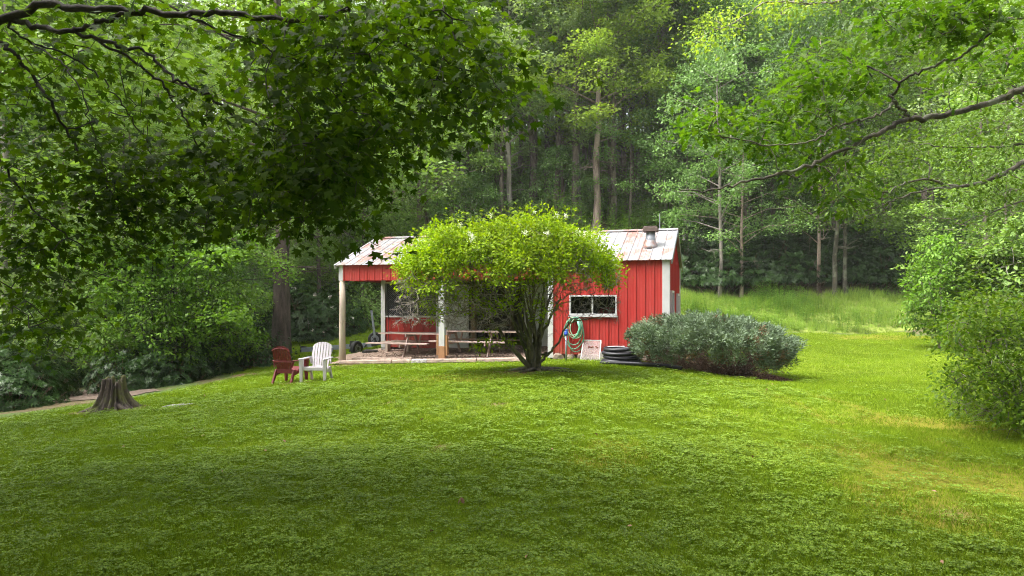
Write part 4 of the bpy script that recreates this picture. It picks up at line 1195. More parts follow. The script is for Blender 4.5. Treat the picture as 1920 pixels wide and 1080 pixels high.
# ================================================================== LAWN COVER
def tuft(n, hmin, hmax, rad, width, seed, lean=0.35, shape=S_BLADE):
    rg = np.random.default_rng(seed)
    a = rg.random(n) * 2 * math.pi; r_ = rad * np.sqrt(rg.random(n))
    pos = np.stack([np.cos(a) * r_, np.sin(a) * r_, np.full(n, -0.01)], 1)
    d = np.stack([rg.normal(0, lean, n), rg.normal(0, lean, n), np.ones(n)], 1)
    nrm = rg.normal(0, 1, (n, 3)); h = rg.uniform(hmin, hmax, n)
    SV, SF = shape
    Rm = frames(d, nrm)
    S = SV[None] * np.stack([h, np.full(n, width), h], 1)[:, None, :]
    V = np.einsum('nij,nkj->nki', Rm, S) + pos[:, None]
    Fs = (SF[None] + (np.arange(n) * len(SV))[:, None, None]).reshape(-1, 3)
    return V.reshape(-1, 3), Fs, np.repeat(rg.random(n), len(SV))
S_BL4 = (np.array([(0, -0.5, 0), (0, 0.5, 0), (0.55, 0.35, 0.06), (1, 0, 0.25), (0.55, -0.35, 0.06)], float), np.array([(0, 1, 2), (0, 2, 4), (4, 2, 3)]))
S_BL1 = (np.array([(0, -0.5, 0), (0, 0.5, 0), (1, 0, 0.1)], float), np.array([(0, 1, 2)]))
def proto(name, V, Fs, a, mat):
    return bpy.data.objects.new(name, mesh_np(name, V, Fs, mat, {'v': a}))     # not linked: only a source of shape
grass_near = proto('grass_tuft', *tuft(26, 0.025, 0.06, 0.07, 0.0045, 1, 0.55, S_BL4), M['grass'])
grass_far = proto('grass_tuft', *tuft(30, 0.03, 0.065, 0.15, 0.011, 2, 0.5, S_BL1), M['grass'])
def clover_patch(n, rad, seed):
    rg = np.random.default_rng(seed)
    pos = []; d = []
    for i in range(n):
        a = rg.random() * 2 * math.pi; r_ = rad * math.sqrt(rg.random()); h = rg.uniform(0.02, 0.05)
        b0 = rg.random() * 2 * math.pi
        for k in range(3):
            b_ = b0 + k * 2.094
            pos.append((math.cos(a) * r_ + math.cos(b_) * 0.0075, math.sin(a) * r_ + math.sin(b_) * 0.0075, h)); d.append((math.cos(b_), math.sin(b_), rg.normal(0.1, .15)))
    pos = np.array(pos); d = np.array(d)
    nrm = np.repeat(rg.normal(0, .28, (n, 3)) + [0, 0, 1], 3, 0)
    S = (np.array([(-0.5, 0, 0), (-0.05, 0.42, 0.05), (0.42, 0.36, 0), (0.5, 0, -0.06), (0.42, -0.36, 0), (-0.05, -0.42, 0.05)], float), np.array([(0, 5, 1), (1, 5, 4), (1, 4, 2), (2, 4, 3)]))
    return leaf_cloud(S, pos, d, nrm, rg.uniform(0.009, 0.017, n).repeat(3), rg)
clover_near = proto('clover_patch', *clover_patch(26, 0.10, 5), M['clover'])
weed_tuft = proto('meadow_tuft', *tuft(46, 0.22, 0.62, 0.22, 0.014, 7, 0.28, S_BL4), M['meadow'])
def weed_plant(seed, h, n, ls):
    rg = np.random.default_rng(seed); c = Cloud()
    st_ = [(np.array([(0, 0, 0), (.02, .01, h * .5), (rg.normal(0, .05), rg.normal(0, .05), h)]), [.006, .005, .002])]
    V, Fs = tubes_np(st_, 3); Ft = np.concatenate([Fs[:, [0, 1, 2]], Fs[:, [0, 2, 3]]])
    c.add(V, Ft, np.full(len(V), 0.2))
    z = rg.uniform(0.12, 1, n) * h; a = np.arange(n) * 2.4
    d = np.stack([np.cos(a), np.sin(a), np.full(n, 0.35)], 1)
    pos = np.stack([np.cos(a) * .03, np.sin(a) * .03, z], 1)
    V, F2, v_ = leaf_cloud(S_LANCE, pos, d, np.tile([0, 0, 1.0], (n, 1)) + rg.normal(0, .2, (n, 3)), ls * rg.uniform(.6, 1.1, n) * (1.15 - z / h * .6), rg)
    c.add(V, F2, v_)
    return c
_wp = Cloud(); 
for k in range(5):
    q = weed_plant(40 + k, 0.55 + 0.1 * k, 22, 0.15)
    off = np.array([math.cos(k * 2.2) * 0.16 * (k > 0), math.sin(k * 2.2) * 0.16 * (k > 0), 0])
    for V, Fs, a in zip(q.V, q.F, q.a): pass
    V = np.concatenate(q.V) + off; Fs = np.concatenate(q.F); _wp.add(V, Fs, np.concatenate(q.a))
weed_obj = bpy.data.objects.new('weed_clump', _wp.mesh('weed_clump', M['shrub_leaf']))

def scatter(name, label, cat, area_poly, step, dens_fn, scale_fn, proto_o, seed, hole=None):
    p = np.array(area_poly); x0, y0 = p.min(0); x1, y1 = p.max(0)
    X, Y = np.meshgrid(np.arange(x0 - .5, x1 + .5, step), np.arange(y0 - .5, y1 + .5, step))
    wv = wob(X, Y, 0.9) * 0.25
    ok = inside(area_poly, X + wv, Y + wv)
    for h_ in (hole or []): ok &= ~inside(h_, X, Y)
    dn = dens_fn(X, Y) * ok
    Fq = grid_faces(*X.shape); Fq = Fq[(dn.ravel()[Fq] > 0.01).any(1)]
    used, inv = np.unique(Fq, return_inverse=True)
    V = np.stack([X.ravel(), Y.ravel(), ground(X, Y).ravel() - 0.03 * inside(bed_poly, X, Y).ravel()], 1)[used]
    me = mesh_np(name, V, inv.reshape(Fq.shape), proto_o.data.materials[0], {'dens': dn.ravel()[used], 'scl': scale_fn(X, Y).ravel()[used]})
    o = link(name, me); tag(o, label, cat, kind='stuff')
    ng = bpy.data.node_groups.new(name, 'GeometryNodeTree')
    ng.interface.new_socket('Geometry', in_out='INPUT', socket_type='NodeSocketGeometry')
    ng.interface.new_socket('Geometry', in_out='OUTPUT', socket_type='NodeSocketGeometry')
    N = ng.nodes.new; gi, go = N('NodeGroupInput'), N('NodeGroupOutput')
    dp = N('GeometryNodeDistributePointsOnFaces'); dp.distribute_method = 'RANDOM'; dp.inputs['Seed'].default_value = seed
    na = N('GeometryNodeInputNamedAttribute'); na.data_type = 'FLOAT'; na.inputs['Name'].default_value = 'dens'
    nb_ = N('GeometryNodeInputNamedAttribute'); nb_.data_type = 'FLOAT'; nb_.inputs['Name'].default_value = 'scl'
    ip = N('GeometryNodeInstanceOnPoints'); oi = N('GeometryNodeObjectInfo'); oi.inputs['Object'].default_value = proto_o
    rv = N('FunctionNodeRandomValue'); rv.data_type = 'FLOAT_VECTOR'; rv.inputs[0].default_value = (-0.12, -0.12, 0); rv.inputs[1].default_value = (0.12, 0.12, 6.28)
    rs_ = N('FunctionNodeRandomValue'); rs_.data_type = 'FLOAT'; rs_.inputs[2].default_value = 0.65; rs_.inputs[3].default_value = 1.3
    mu = N('ShaderNodeMath'); mu.operation = 'MULTIPLY'
    Lk = ng.links.new
    Lk(gi.outputs[0], dp.inputs['Mesh']); Lk(na.outputs[0], dp.inputs['Density']); Lk(dp.outputs['Points'], ip.inputs['Points'])
    Lk(oi.outputs['Geometry'], ip.inputs['Instance']); Lk(rv.outputs[0], ip.inputs['Rotation'])
    Lk(nb_.outputs[0], mu.inputs[0]); Lk(rs_.outputs[1], mu.inputs[1]); Lk(mu.outputs[0], ip.inputs['Scale']); Lk(ip.outputs[0], go.inputs[0])
    md = o.modifiers.new('scatter', 'NODES'); md.node_group = ng
    return o
def view_ok(X, Y, mrg=1.2):
    return (np.abs(X) < 0.78 * Y + mrg) & (Y > 2.6)
holes = [pad_poly, build_poly, bed_poly, path_poly]
def thin(X, Y): return np.clip(1 - 1.15 * blobs_at(bare, X, Y), 0, 1) * np.clip(1 - 0.6 * blobs_at(moss, X, Y), 0, 1)
scatter('grass', 'short mown grass of the near lawn', 'grass', lawn_poly, 0.15, lambda X, Y: np.where(Y < 9.5, 420.0, 0) * view_ok(X, Y) * thin(X, Y), lambda X, Y: 0.95 + 0.25 * wob(X, Y, .5), grass_near, 1, holes)
scatter('grass', 'mown grass of the lawn farther off', 'grass', lawn_poly, 0.25, lambda X, Y: np.where(Y < 9, 0.0, np.where(Y < 18, 95.0, 60.0)) * view_ok(X, Y) * thin(X, Y), lambda X, Y: 0.8 + np.clip(Y, 0, 30) * 0.012 + 0.1 * wob(X, Y, .5), grass_far, 2, holes)
def clv(X, Y): return np.clip(0.65 + 0.3 * np.sin(X * .9 + 2.1 * np.sin(Y * .7)) * np.cos(Y * 1.1 + X * .4) - 0.12 * np.maximum(X - 2.5, 0) + 0.25 * (Y < 8), 0.06, 1)
scatter('clover', 'clover and small broad leaved weeds in the lawn', 'clover', lawn_poly, 0.2, lambda X, Y: np.where(Y < 8, 70.0, np.where(Y < 15, 32.0, 5)) * clv(X, Y) * view_ok(X, Y) * thin(X, Y), lambda X, Y: 0.95 + np.clip(Y - 5, 0, 12) * 0.06, clover_near, 3, holes)
scatter('tall_grass', 'tall pale grass of the unmown meadow bank', 'tall grass', meadow_poly, 0.4, lambda X, Y: 11.0 + 0 * X, lambda X, Y: 0.50 + 0.03 * np.clip(Y - 30, 0, 12) + 0.16 * wob(X, Y, .3), weed_tuft, 4)
scatter('meadow_weeds', 'leafy weeds growing among the meadow grass', 'weeds', meadow_poly, 0.4, lambda X, Y: np.clip(4.5 + 3.2 * wob(X, Y, .22), 0.8, 9) * (Y > 30.8), lambda X, Y: 0.72 + 0.25 * wob(X * 1.3, Y, .3), weed_obj, 5)
forest_poly = [at(-300, 44), at(650, 41), at(900, 42), at(1250, 42), at(1850, 40), at(2300, 40), (95, 92), (-95, 92)]
scatter('undergrowth', 'leafy green undergrowth covering the forest floor', 'undergrowth', forest_poly, 1.0, lambda X, Y: np.clip(0.8 + 0.7 * wob(X, Y, .12), 0.1, 2), lambda X, Y: 2.2 + 0.8 * wob(X, Y, .3), weed_obj, 6)
# grass and stray leaves along the border of bed and forest edge
litter = []
rg = np.random.default_rng(12)
# fallen leaves and chips on the lawn
pos = np.stack([rg.uniform(-9, 12, 700), rg.uniform(3.5, 22, 700)], 1); ok = inside(lawn_poly, pos[:, 0], pos[:, 1]) & ~inside(pad_poly, pos[:, 0], pos[:, 1]); pos = pos[ok]
P3 = np.column_stack([pos, ground(pos[:, 0], pos[:, 1]) + 0.045])
V, Fs, a = leaf_cloud(S_OVAL, P3[:150], rg.normal(0, 1, (150, 3)), rg.normal(0, .3, (150, 3)) + [0, 0, 1], rg.uniform(0.03, 0.06, 150), rg)
tag(link('fallen_leaves', mesh_np('fallen_leaves', V, Fs, M['leaf_litter'], {'v': a})), 'few pale dead leaves lying scattered over the lawn', 'fallen leaves', kind='stuff')
# mulch chips in the bed and on the porch floor
def chips(name, label, poly, n, size, mat, zf):
    q = poly_sample(poly, n, rg)
    z = zf(q[:, 0], q[:, 1]) + 0.008
    V, Fs, a = leaf_cloud(S_RHOMB, np.column_stack([q, z]), rg.normal(0, 1, (n, 3)) * [1, 1, .3], rg.normal(0, .5, (n, 3)) + [0, 0, 1], rg.uniform(.5, 1.3, n) * size, rg)
    tag(link(name, mesh_np(name, V, Fs, mat, {'v': a})), label, 'wood chips', kind='stuff')
chips('mulch', 'dark brown bark mulch under the juniper', bed_poly, 5000, 0.05, M['mulch'], lambda x, y: ground(x, y) - 0.03)
chips('wood_chips', 'wood chips strewn over the porch floor', [BW(0, -0.15), BW(6.4, -0.15), BW(6.4, 2.6), BW(0, 2.6)], 5000, 0.045, M['chips'], padf)
print('lawn done')

# ================================================================== UMBRELLA TREE IN FRONT OF THE SHED
rg = np.random.default_rng(21)
TD = 15.3
bx_, by_ = at(1000, TD); bz = gz(bx_, by_)
ut = empty('flowering_shrub_tree', (bx_, by_, bz)); tag(ut, 'umbrella shaped lime green shrub tree with many stems before the shed', 'tree')
sk = Skeleton()
def TP(px, py, D=TD): return pt(px, py, D)
tips0 = []
stems = []
# (top x px, top y px, depth offset)
spec = [(930, 560, -.2), (955, 545, .3), (975, 530, -.3), (990, 520, .1), (1005, 520, -.1), (1020, 530, .35), (1035, 545, -.2), (1050, 560, .2), (985, 545, -.5), (1010, 550, -.45), (965, 560, .6), (1030, 555, .6), (1000, 530, .5), (1022, 560, -.5), (948, 575, -.4), (972, 575, -.35)]
for k, (tx, ty, dd) in enumerate(spec):
    a = k * 2.4; br = 0.13
    base = np.array([bx_ + math.cos(a) * br, by_ + math.sin(a) * br, bz - 0.05])
    top = TP(tx, ty, TD + dd)
    m1 = base * .72 + top * .28; m1[:2] = base[:2] * 0.86 + top[:2] * 0.14
    m2 = base * .42 + top * .58; m2[:2] = base[:2] * 0.55 + top[:2] * 0.45
    sk.limb([base, m1, m2, top], 0.075 if k < 8 else 0.05, 0.018, sub=5, wig=0.012, rng=rg)
sk.limb([TP(994, 692, TD - .1), TP(962, 655, TD - .25), TP(937, 622, TD - .3), TP(912, 590, TD - .35), TP(885, 560, TD - .4)], 0.06, 0.022, sub=5, wig=0.01, rng=rg)
sk.limb([TP(1012, 680, TD - .1), TP(1030, 662, TD - .3), TP(1048, 640, TD - .4), TP(1062, 612, TD - .45), TP(1078, 603, TD - .5), TP(1105, 598, TD - .5), TP(1128, 592, TD - .5)], 0.034, 0.006, sub=5, wig=0.01, rng=rg)
cxw, cyw = at(955, TD)
def crown_pts(n, lo, hi, rmin=0.0, rmax=1.0):
    """points of a wide umbrella: radius rx, top surface falls outwards"""
    a = rg.random(n) * 2 * math.pi; rr_ = np.sqrt(rg.uniform(rmin ** 2, rmax ** 2, n))
    x = np.cos(a) * rr_ * 2.42; y = np.sin(a) * rr_ * 2.1
    top = 3.42 - 0.85 * rr_ ** 4.0 + 0.14 * np.sin(x * 2.1 + 1) * np.cos(y * 1.8) + 0.10 * np.sin(x * 5.3 + y * 4)
    dep = lo + (hi - lo) * rg.random(n)
    return np.stack([cxw + x, cyw + y, top - dep], 1), rr_
T1, _ = crown_pts(560, 0.1, 0.75)
T1[:, 2] += 0.0
leaf_tips = sk.grow(T1, 0.28, rg, wig=0.10, sag=0.03)
T2, r2 = crown_pts(900, 0.0, 0.45)
T2[::9, 2] += rg.uniform(.08, .34, len(T2[::9])); T2[::9, :2] += (T2[::9, :2] - [cxw, cyw]) * 0.11
leaf_tips += sk.grow(T2, 0.2, rg, wig=0.12)
# weeping low sprays on the left and by the post
low = np.array([TP(x, y, TD + dd) for x, y, dd in [(775, 500, -.3), (765, 520, 0), (780, 540, .2), (760, 490, -.4), (770, 480, .3), (790, 500, -.8), (800, 520, -1.0), (785, 520, -.6), (815, 540, -.9), (760, 510, .5), (795, 480, -1.0), (1140, 480, -.5), (1150, 490, .3), (1125, 500, -.9), (800, 570, -.5), (812, 590, -.5), (822, 600, -.6), (815, 570, -.6), (1130, 500, 0), (1145, 515, -.2), (1120, 520, -.5), (1138, 525, .2), (1150, 505, .1), (905, 640, -.6), (930, 650, -.5), (918, 628, -.5), (895, 655, -.6), (960, 640, -.5), (830, 585, -.5), (800, 548, -.4), (770, 505, -.3), (1010, 600, -.4), (1050, 570, -.4)]])
lt = sk.grow(low, 0.2, rg, wig=0.08)
leaf_tips += lt
core_t = poly_sample([(800, 470), (1090, 455), (1085, 540), (1050, 585), (960, 590), (860, 600), (790, 575)], 850, rg)
core_tips = sk.grow(np.array([TP(a_, b_, TD + rg.uniform(-1.4, 1.2)) for a_, b_ in core_t]), 0.2, rg, wig=0.15)
V, Fs = tubes_np(sk.polylines(0.0028, 0.40, 0.03), 6)
child_mesh('stems', V, Fs, M['bark_moss'], ut, att=None, smooth=True)
# bare grey twigs below and at the right of the crown
sk2 = Skeleton()
for k, (a0, b0) in enumerate([((930, 560), (850, 520)), ((940, 575), (840, 560)), ((960, 560), (880, 500)), ((935, 590), (830, 590)), ((1035, 560), (1080, 500)), ((1040, 570), (1110, 540)), ((1030, 590), (1090, 560)), ((950, 600), (880, 600)), ((960, 560), (900, 560)), ((1000, 560), (1050, 480))]):
    dd = [-.5, -.9, -.2, -.6, -.9, -.6, -.2, .5, -1.1, -1.2][k]
    A, B = TP(*a0, TD + dd * .3), TP(*b0, TD + dd)
    sk2.limb([A, A * .5 + B * .5 + [0, 0, .08], B], 0.016, 0.007, sub=4, wig=0.02, rng=rg)
tw = []
for (x0, x1, y0, y1, n, d0, d1) in [(742, 860, 515, 610, 480, -1.4, .8), (830, 960, 490, 620, 480, -1.6, .8), (950, 1060, 500, 590, 150, -1.3, .6), (1045, 1110, 450, 545, 220, -1.6, -.4), (1060, 1165, 490, 600, 230, -1.2, .3), (880, 1050, 430, 560, 60, -1.7, -1.0), (790, 850, 480, 560, 50, -1.0, .3), (1000, 1060, 560, 640, 20, -.7, 0), (870, 960, 590, 660, 30, -.8, 0)]:
    tw.append(np.stack([np.array(TP(rg.uniform(x0, x1), rg.uniform(y0, y1), TD + rg.uniform(d0, d1))) for _ in range(n)]))
tt = sk2.grow(np.concatenate(tw), 0.12, rg, wig=0.22)
ends = []
for i in tt:                                       # fine forked ends
    for _ in range(2):
        d_ = unit(np.array(sk2.p[i]) - np.array(sk2.p[sk2.par[i]]) + rg.normal(0, 0.035, 3)) * rg.uniform(.05, .16)
        sk2.p.append(np.array(sk2.p[i]) + d_); sk2.par.append(i); sk2.r.append(0)
V, Fs = tubes_np(sk2.polylines(0.0026, 0.30, 0.012), 4)
child_mesh('dead_twigs', V, Fs, M['twig_grey'], ut, 'stuff')
leaf_tips += core_tips[::9]
tipP = np.array([sk.p[i] for i in leaf_tips]); tipD = sk.dirs(leaf_tips)
pos, d, nrm, sz = spray_leaves(S_OVAL, tipP, tipD, 30, 0.115, 0.078, rg, droop=0.12, flat=0.6)
nrm = nrm + unit(pos - np.array([cxw, cyw, 2.3])) * 0.5
V, Fs, a = leaf_cloud(S_OVAL, pos, d, nrm, sz, rg)
child_mesh('foliage', V, Fs, M['bush_leaf'], ut, 'stuff', {'v': a})
for x, y, dd in [(887, 443, -1.7), (884, 450, -1.8), (893, 466, -1.8), (880, 437, -1.6), (1044, 404, -1.0), (1062, 404, -.8), (1027, 436, -1.6), (846, 430, -.9), (862, 422, -1.0), (1098, 440, -1.4), (1106, 447, -1.3), (985, 437, -1.8), (1000, 398, -.4), (920, 405, -.4), (1085, 436, -1.2)]:
    c = TP(x, y, TD + dd)
    q = np.array(c) + rg.normal(0, 0.028, (60, 3))
    V, Fs, a = leaf_cloud(S_RHOMB, q, rg.normal(0, 1, (60, 3)), rg.normal(0, 1, (60, 3)), np.full(60, 0.026), rg)
    child_mesh('flower_head', V, Fs, M['flower'], ut)
# surface roots and a litter of twigs at the foot
for k, a in enumerate((0.3, 2.9, 4.4, 5.3, 5.9)):
    q = []; l_ = [0.9, .6, .5, .7, 1.0][k]
    for t_ in np.linspace(0, 1, 7):
        r0 = 0.12 + l_ * t_; aa = a + 0.3 * math.sin(t_ * 3 + k)
        X_, Y_ = bx_ + math.cos(aa) * r0, by_ + math.sin(aa) * r0
        q.append((X_ - bx_, Y_ - by_, gz(X_, Y_) - bz + 0.05 * (1 - t_) + 0.012))
    MB().tube(q, np.linspace(0.05, 0.012, 7), 6).build('root', M['bark_lichen'], ut, True)
print('umbrella done')

# ================================================================== JUNIPER
rg = np.random.default_rng(33)
JD = 18.0; jx, jy = at(1338, JD); jz = gz(*at(1400, 17.6))
jn = empty('juniper_bush', (jx, jy, jz)); tag(jn, 'broad flat topped blue green juniper at the right corner of the shed', 'bush')
n = 1150
a = rg.random(n) * 2 * math.pi; ph = rg.random(n)
rr_ = np.sqrt(rg.random(n))
x = np.cos(a) * rr_ * 2.05; y = np.sin(a) * rr_ * 1.5
zt_ = 1.28 * (1 - rr_ ** 4 * 0.42) + 0.1 * np.sin(x * 3 + 1) * np.cos(y * 3.4) + 0.06 * np.sin(x * 7 + y * 5) - 0.06 * x
zz = zt_ - rg.random(n) ** 2 * 0.5
side = rg.random(n) < 0.42                       # flank clumps
zz = np.where(side, rg.uniform(0.30, 1.0, n) - 0.05 * x + np.where(x > .5, -.12, 0), zz)
k_ = np.where(side, rg.uniform(0.85, 1.04, n) / np.maximum(rr_, .05), 1.0)
prof_ = 0.80 + 0.2 * np.sin(np.clip(zz, 0, 1.2) / 1.2 * math.pi * 0.75)
x = np.where(side, x * k_ * prof_, x); y = np.where(side, y * k_ * prof_, y)
C = np.stack([jx + x, jy + y, jz + zz + 0.12], 1)
C += unit(rg.normal(0, 1, C.shape)) * (rg.random((n, 1)) ** 3) * 0.22
out = unit(np.stack([x * 0.7, y * 0.8, np.full(n, 0.9)], 1) + rg.normal(0, .22, (n, 3)))
per = 58
ax = np.repeat(out, per, 0); cc = np.repeat(C, per, 0)
t_ = rg.random((n * per, 1))
off = rg.normal(0, 1, (n * per, 3)) * 0.062 * (1.25 - t_)
pos = cc + ax * (t_ * 0.24 - 0.08) + off
d = unit(ax * 0.9 + unit(off) * 0.8 + rg.normal(0, .25, (n * per, 3)))
V, Fs, av = leaf_cloud(S_NEEDLE, pos, d, rg.normal(0, 1, (n * per, 3)), rg.uniform(.05, .10, n * per), rg)
base_v = np.repeat(np.repeat(np.clip(rg.normal(.5, .22, n), 0, 1), per), len(S_NEEDLE[0]))
vv_ = np.clip(base_v * .75 + av * .25, 0, 1); nF, nV = len(S_NEEDLE[1]), len(S_NEEDLE[0])
browned = np.repeat((rg.random(n) < 0.035) | (side & (C[:, 2] - jz < .62) & (rg.random(n) < .22)), per * nF)
child_mesh('foliage', V, Fs[~browned], M['juniper'], jn, 'stuff', {'v': vv_})
child_mesh('browned_foliage', V, Fs[browned], M['juniper_brown'], jn, 'stuff', {'v': vv_})
polys = []
for k in range(330):
    a0 = rg.random() * 2 * math.pi; r0 = math.sqrt(rg.uniform(0.25, 1))
    ex, ey = math.cos(a0) * r0 * 1.85, math.sin(a0) * r0 * 1.35
    ez = rg.uniform(0.3, 0.95)
    b0 = np.array([jx + 0.45 + rg.normal(0, .12), jy + rg.normal(0, .12), jz - 0.02]); e0 = np.array([jx + ex, jy + ey, jz + ez])
    m_ = b0 * .45 + e0 * .55; m_[2] -= 0.22 * r0
    t_ = np.linspace(0, 1, 8)[:, None]
    q = (1 - t_) ** 2 * b0 + 2 * t_ * (1 - t_) * m_ + t_ ** 2 * e0; q[1:-1] += rg.normal(0, .018, (6, 3))
    polys.append((q, np.linspace(rg.uniform(.010, .024), 0.003, 8)))
    for _ in range(4):
        i = rg.integers(3, 7); s_ = q[i]; e_ = s_ + rg.normal(0, .13, 3) + [0, 0, .06]
        polys.append((np.array([s_, s_ * .5 + e_ * .5 + rg.normal(0, .015, 3), e_]), [.004, .003, .002]))
V, Fs = tubes_np(polys, 4)
child_mesh('bare_branches', V, Fs, M['twig_brown'], jn)
print('juniper done')
# ================================================================== NEAR TREES OVERHEAD
LIMB_K = {'maple_tree': 0.47, 'oak_tree': 0.58}
def near_tree(name, label, root_px, limbs, regions, leaf_shape, leaf_m, bark_m, leaf_size, per, spread, seed, n_single, trunk=None, tip_r=0.003, sag=0.05, droop=0.5, step=0.22, extra=None, flat=0.45, wig=0.10):
    rg = np.random.default_rng(seed)
    tr_ = empty(name, (root_px[0], root_px[1], gz(*root_px))); tag(tr_, label, 'tree')
    s = Skeleton()
    if trunk is not None: s.limb(trunk[0], trunk[1], trunk[2], sub=5)
    for pts, r0, r1 in limbs:
        P3 = np.array([pt(*q) for q in pts]); par = s.nearest(P3[0]) if s.p else -1
        s.limb(P3, r0 * LIMB_K.get(name, 1), r1, parent=par, sub=5, wig=0.012, rng=rg)
    T = []
    for poly, d0, d1, n in regions:
        q = poly_sample(poly, n, rg); dd = rg.uniform(d0, d1, n)
        T += [pt(a, b, c) for (a, b), c in zip(q, dd)]
    if extra is not None: T += list(extra(rg))
    tips = s.grow(np.array(T), step, rg, wig=wig, sag=sag, maxlen=6)
    print(name, len(T), len(tips))
    V, Fs = tubes_np(s.polylines(tip_r, 0.40, 0.03), 6)
    child_mesh('branches', V, Fs, bark_m, tr_, None, None, True)
    tp = np.array([s.p[i] for i in tips]); td = s.dirs(tips)
    pos, d, nrm, sz = spray_leaves(leaf_shape, tp, td, per, spread, leaf_size, rg, droop=droop, flat=flat, back=2.2)
    keep = single_leaves(tr_, leaf_shape, leaf_m, pos, d, nrm, sz, n_single, rg)
    V, Fs, a = leaf_cloud(leaf_shape, pos[keep], d[keep], nrm[keep], sz[keep], rg)
    child_mesh('foliage', V, Fs, leaf_m, tr_, 'stuff', {'v': a})
    return tr_

# --- big maple on the left
tx, ty = -6.6, 6.2; tz = gz(tx, ty)
trunk = ([(tx, ty, tz - 0.2), (tx + .05, ty, tz + 1.5), (tx - .05, ty, tz + 3.2), (tx + .4, ty - .1, tz + 5.2), (tx + .5, ty, 8.5), (tx + .6, ty, 11)], 0.36, 0.12)
limbs = [
    ([(-230, 120, 6.2), (-100, 70, 6.0), (0, 42, 5.9), (80, 8, 5.9), (150, 16, 5.8), (230, 16, 5.8), (310, 27, 5.8), (400, 24, 5.7), (460, 30, 5.7), (520, 37, 5.6), (590, 36, 5.5), (650, 20, 5.4)], 0.085, 0.016),
    ([(20, 38, 5.9), (60, 46, 5.9), (110, 58, 5.8), (150, 56, 5.8), (180, 46, 5.8), (215, 34, 5.8), (250, 20, 5.8)], 0.05, 0.018),
    ([(140, 58, 5.8), (185, 72, 5.8), (230, 88, 5.9), (275, 100, 6.0), (320, 140, 6.0), (360, 162, 6.0), (400, 185, 6.1), (450, 222, 6.2), (520, 250, 6.3), (600, 290, 6.5), (660, 330, 6.6)], 0.036, 0.010),
    ([(175, 70, 5.8), (235, 105, 5.9), (285, 140, 6.0), (312, 165, 6.1), (325, 190, 6.2), (350, 225, 6.3), (360, 255, 6.4), (385, 300, 6.5), (400, 345, 6.6), (430, 400, 6.8)], 0.026, 0.006),
    ([(-60, 60, 6.0), (0, 80, 5.9), (30, 102, 5.9), (55, 140, 6.0), (90, 180, 6.0), (112, 225, 6.1), (135, 262, 6.2), (160, 300, 6.2), (195, 345, 6.3), (230, 390, 6.4)], 0.042, 0.007),
    ([(15, 52, 5.9), (60, 80, 6.0), (110, 95, 6.1), (155, 120, 6.2), (200, 160, 6.3), (235, 205, 6.4), (265, 250, 6.5), (300, 330, 6.7)], 0.02, 0.005),
    ([(60, 80, 6.0), (110, 115, 5.7), (140, 150, 5.6), (160, 190, 5.6), (170, 235, 5.7), (185, 285, 5.8), (200, 340, 5.9)], 0.014, 0.004),
    ([(350, 32, 5.7), (420, 58, 5.8), (480, 82, 5.9), (560, 115, 6.1), (640, 160, 6.3), (720, 215, 6.5), (790, 270, 6.7)], 0.022, 0.006),
    ([(600, 34, 5.5), (680, 65, 5.6), (760, 85, 5.8), (850, 120, 6.0), (920, 150, 6.2), (965, 200, 6.3)], 0.018, 0.005),
    ([(-250, 200, 6.2), (-120, 220, 6.0), (-30, 270, 5.9), (20, 330, 6.0), (60, 390, 6.2), (110, 430, 6.3), (160, 470, 6.4)], 0.03, 0.006),
    ([(-280, 300, 6.2), (-150, 400, 6.4), (-60, 480, 6.6), (20, 540, 6.9), (90, 600, 7.2)], 0.024, 0.005),
    ([(-200, -60, 6.0), (-60, -260, 5.0), (200, -420, 4.6), (500, -520, 4.6)], 0.07, 0.02),
    ([(-200, -160, 6.3), (60, -300, 7.2), (300, -380, 8.5), (520, -300, 9.5)], 0.07, 0.02),
    ([(-240, -100, 6.3), (-300, -400, 5.0), (-200, -900, 3.6), (300, -2400, 1.8)], 0.07, 0.02),
]
regions = [
    ([(0, 0), (640, 0), (700, 120), (720, 280), (640, 420), (500, 400), (330, 330), (150, 300), (0, 200)], 5.8, 7.8, 200),
    ([(470, 0), (900, 0), (880, 120), (780, 290), (690, 370), (560, 430), (500, 250)], 4.9, 6.8, 205),
    ([(800, 0), (960, 10), (930, 90), (985, 150), (1000, 215), (960, 262), (890, 268), (800, 250)], 5.0, 6.4, 70),
    ([(420, 250), (740, 220), (730, 345), (700, 385), (650, 470), (590, 485), (500, 460), (430, 420)], 5.0, 6.6, 90),
    ([(180, 300), (430, 300), (470, 430), (420, 480), (300, 470), (200, 420)], 5.6, 7.4, 75),
    ([(0, 200), (220, 300), (300, 420), (240, 520), (120, 560), (0, 560)], 5.8, 7.6, 80),
    ([(0, 520), (150, 560), (190, 640), (90, 680), (0, 650)], 7.0, 9.5, 35),
    ([(0, 330), (140, 380), (120, 600), (0, 680)], 6.0, 7.5, 22),
]
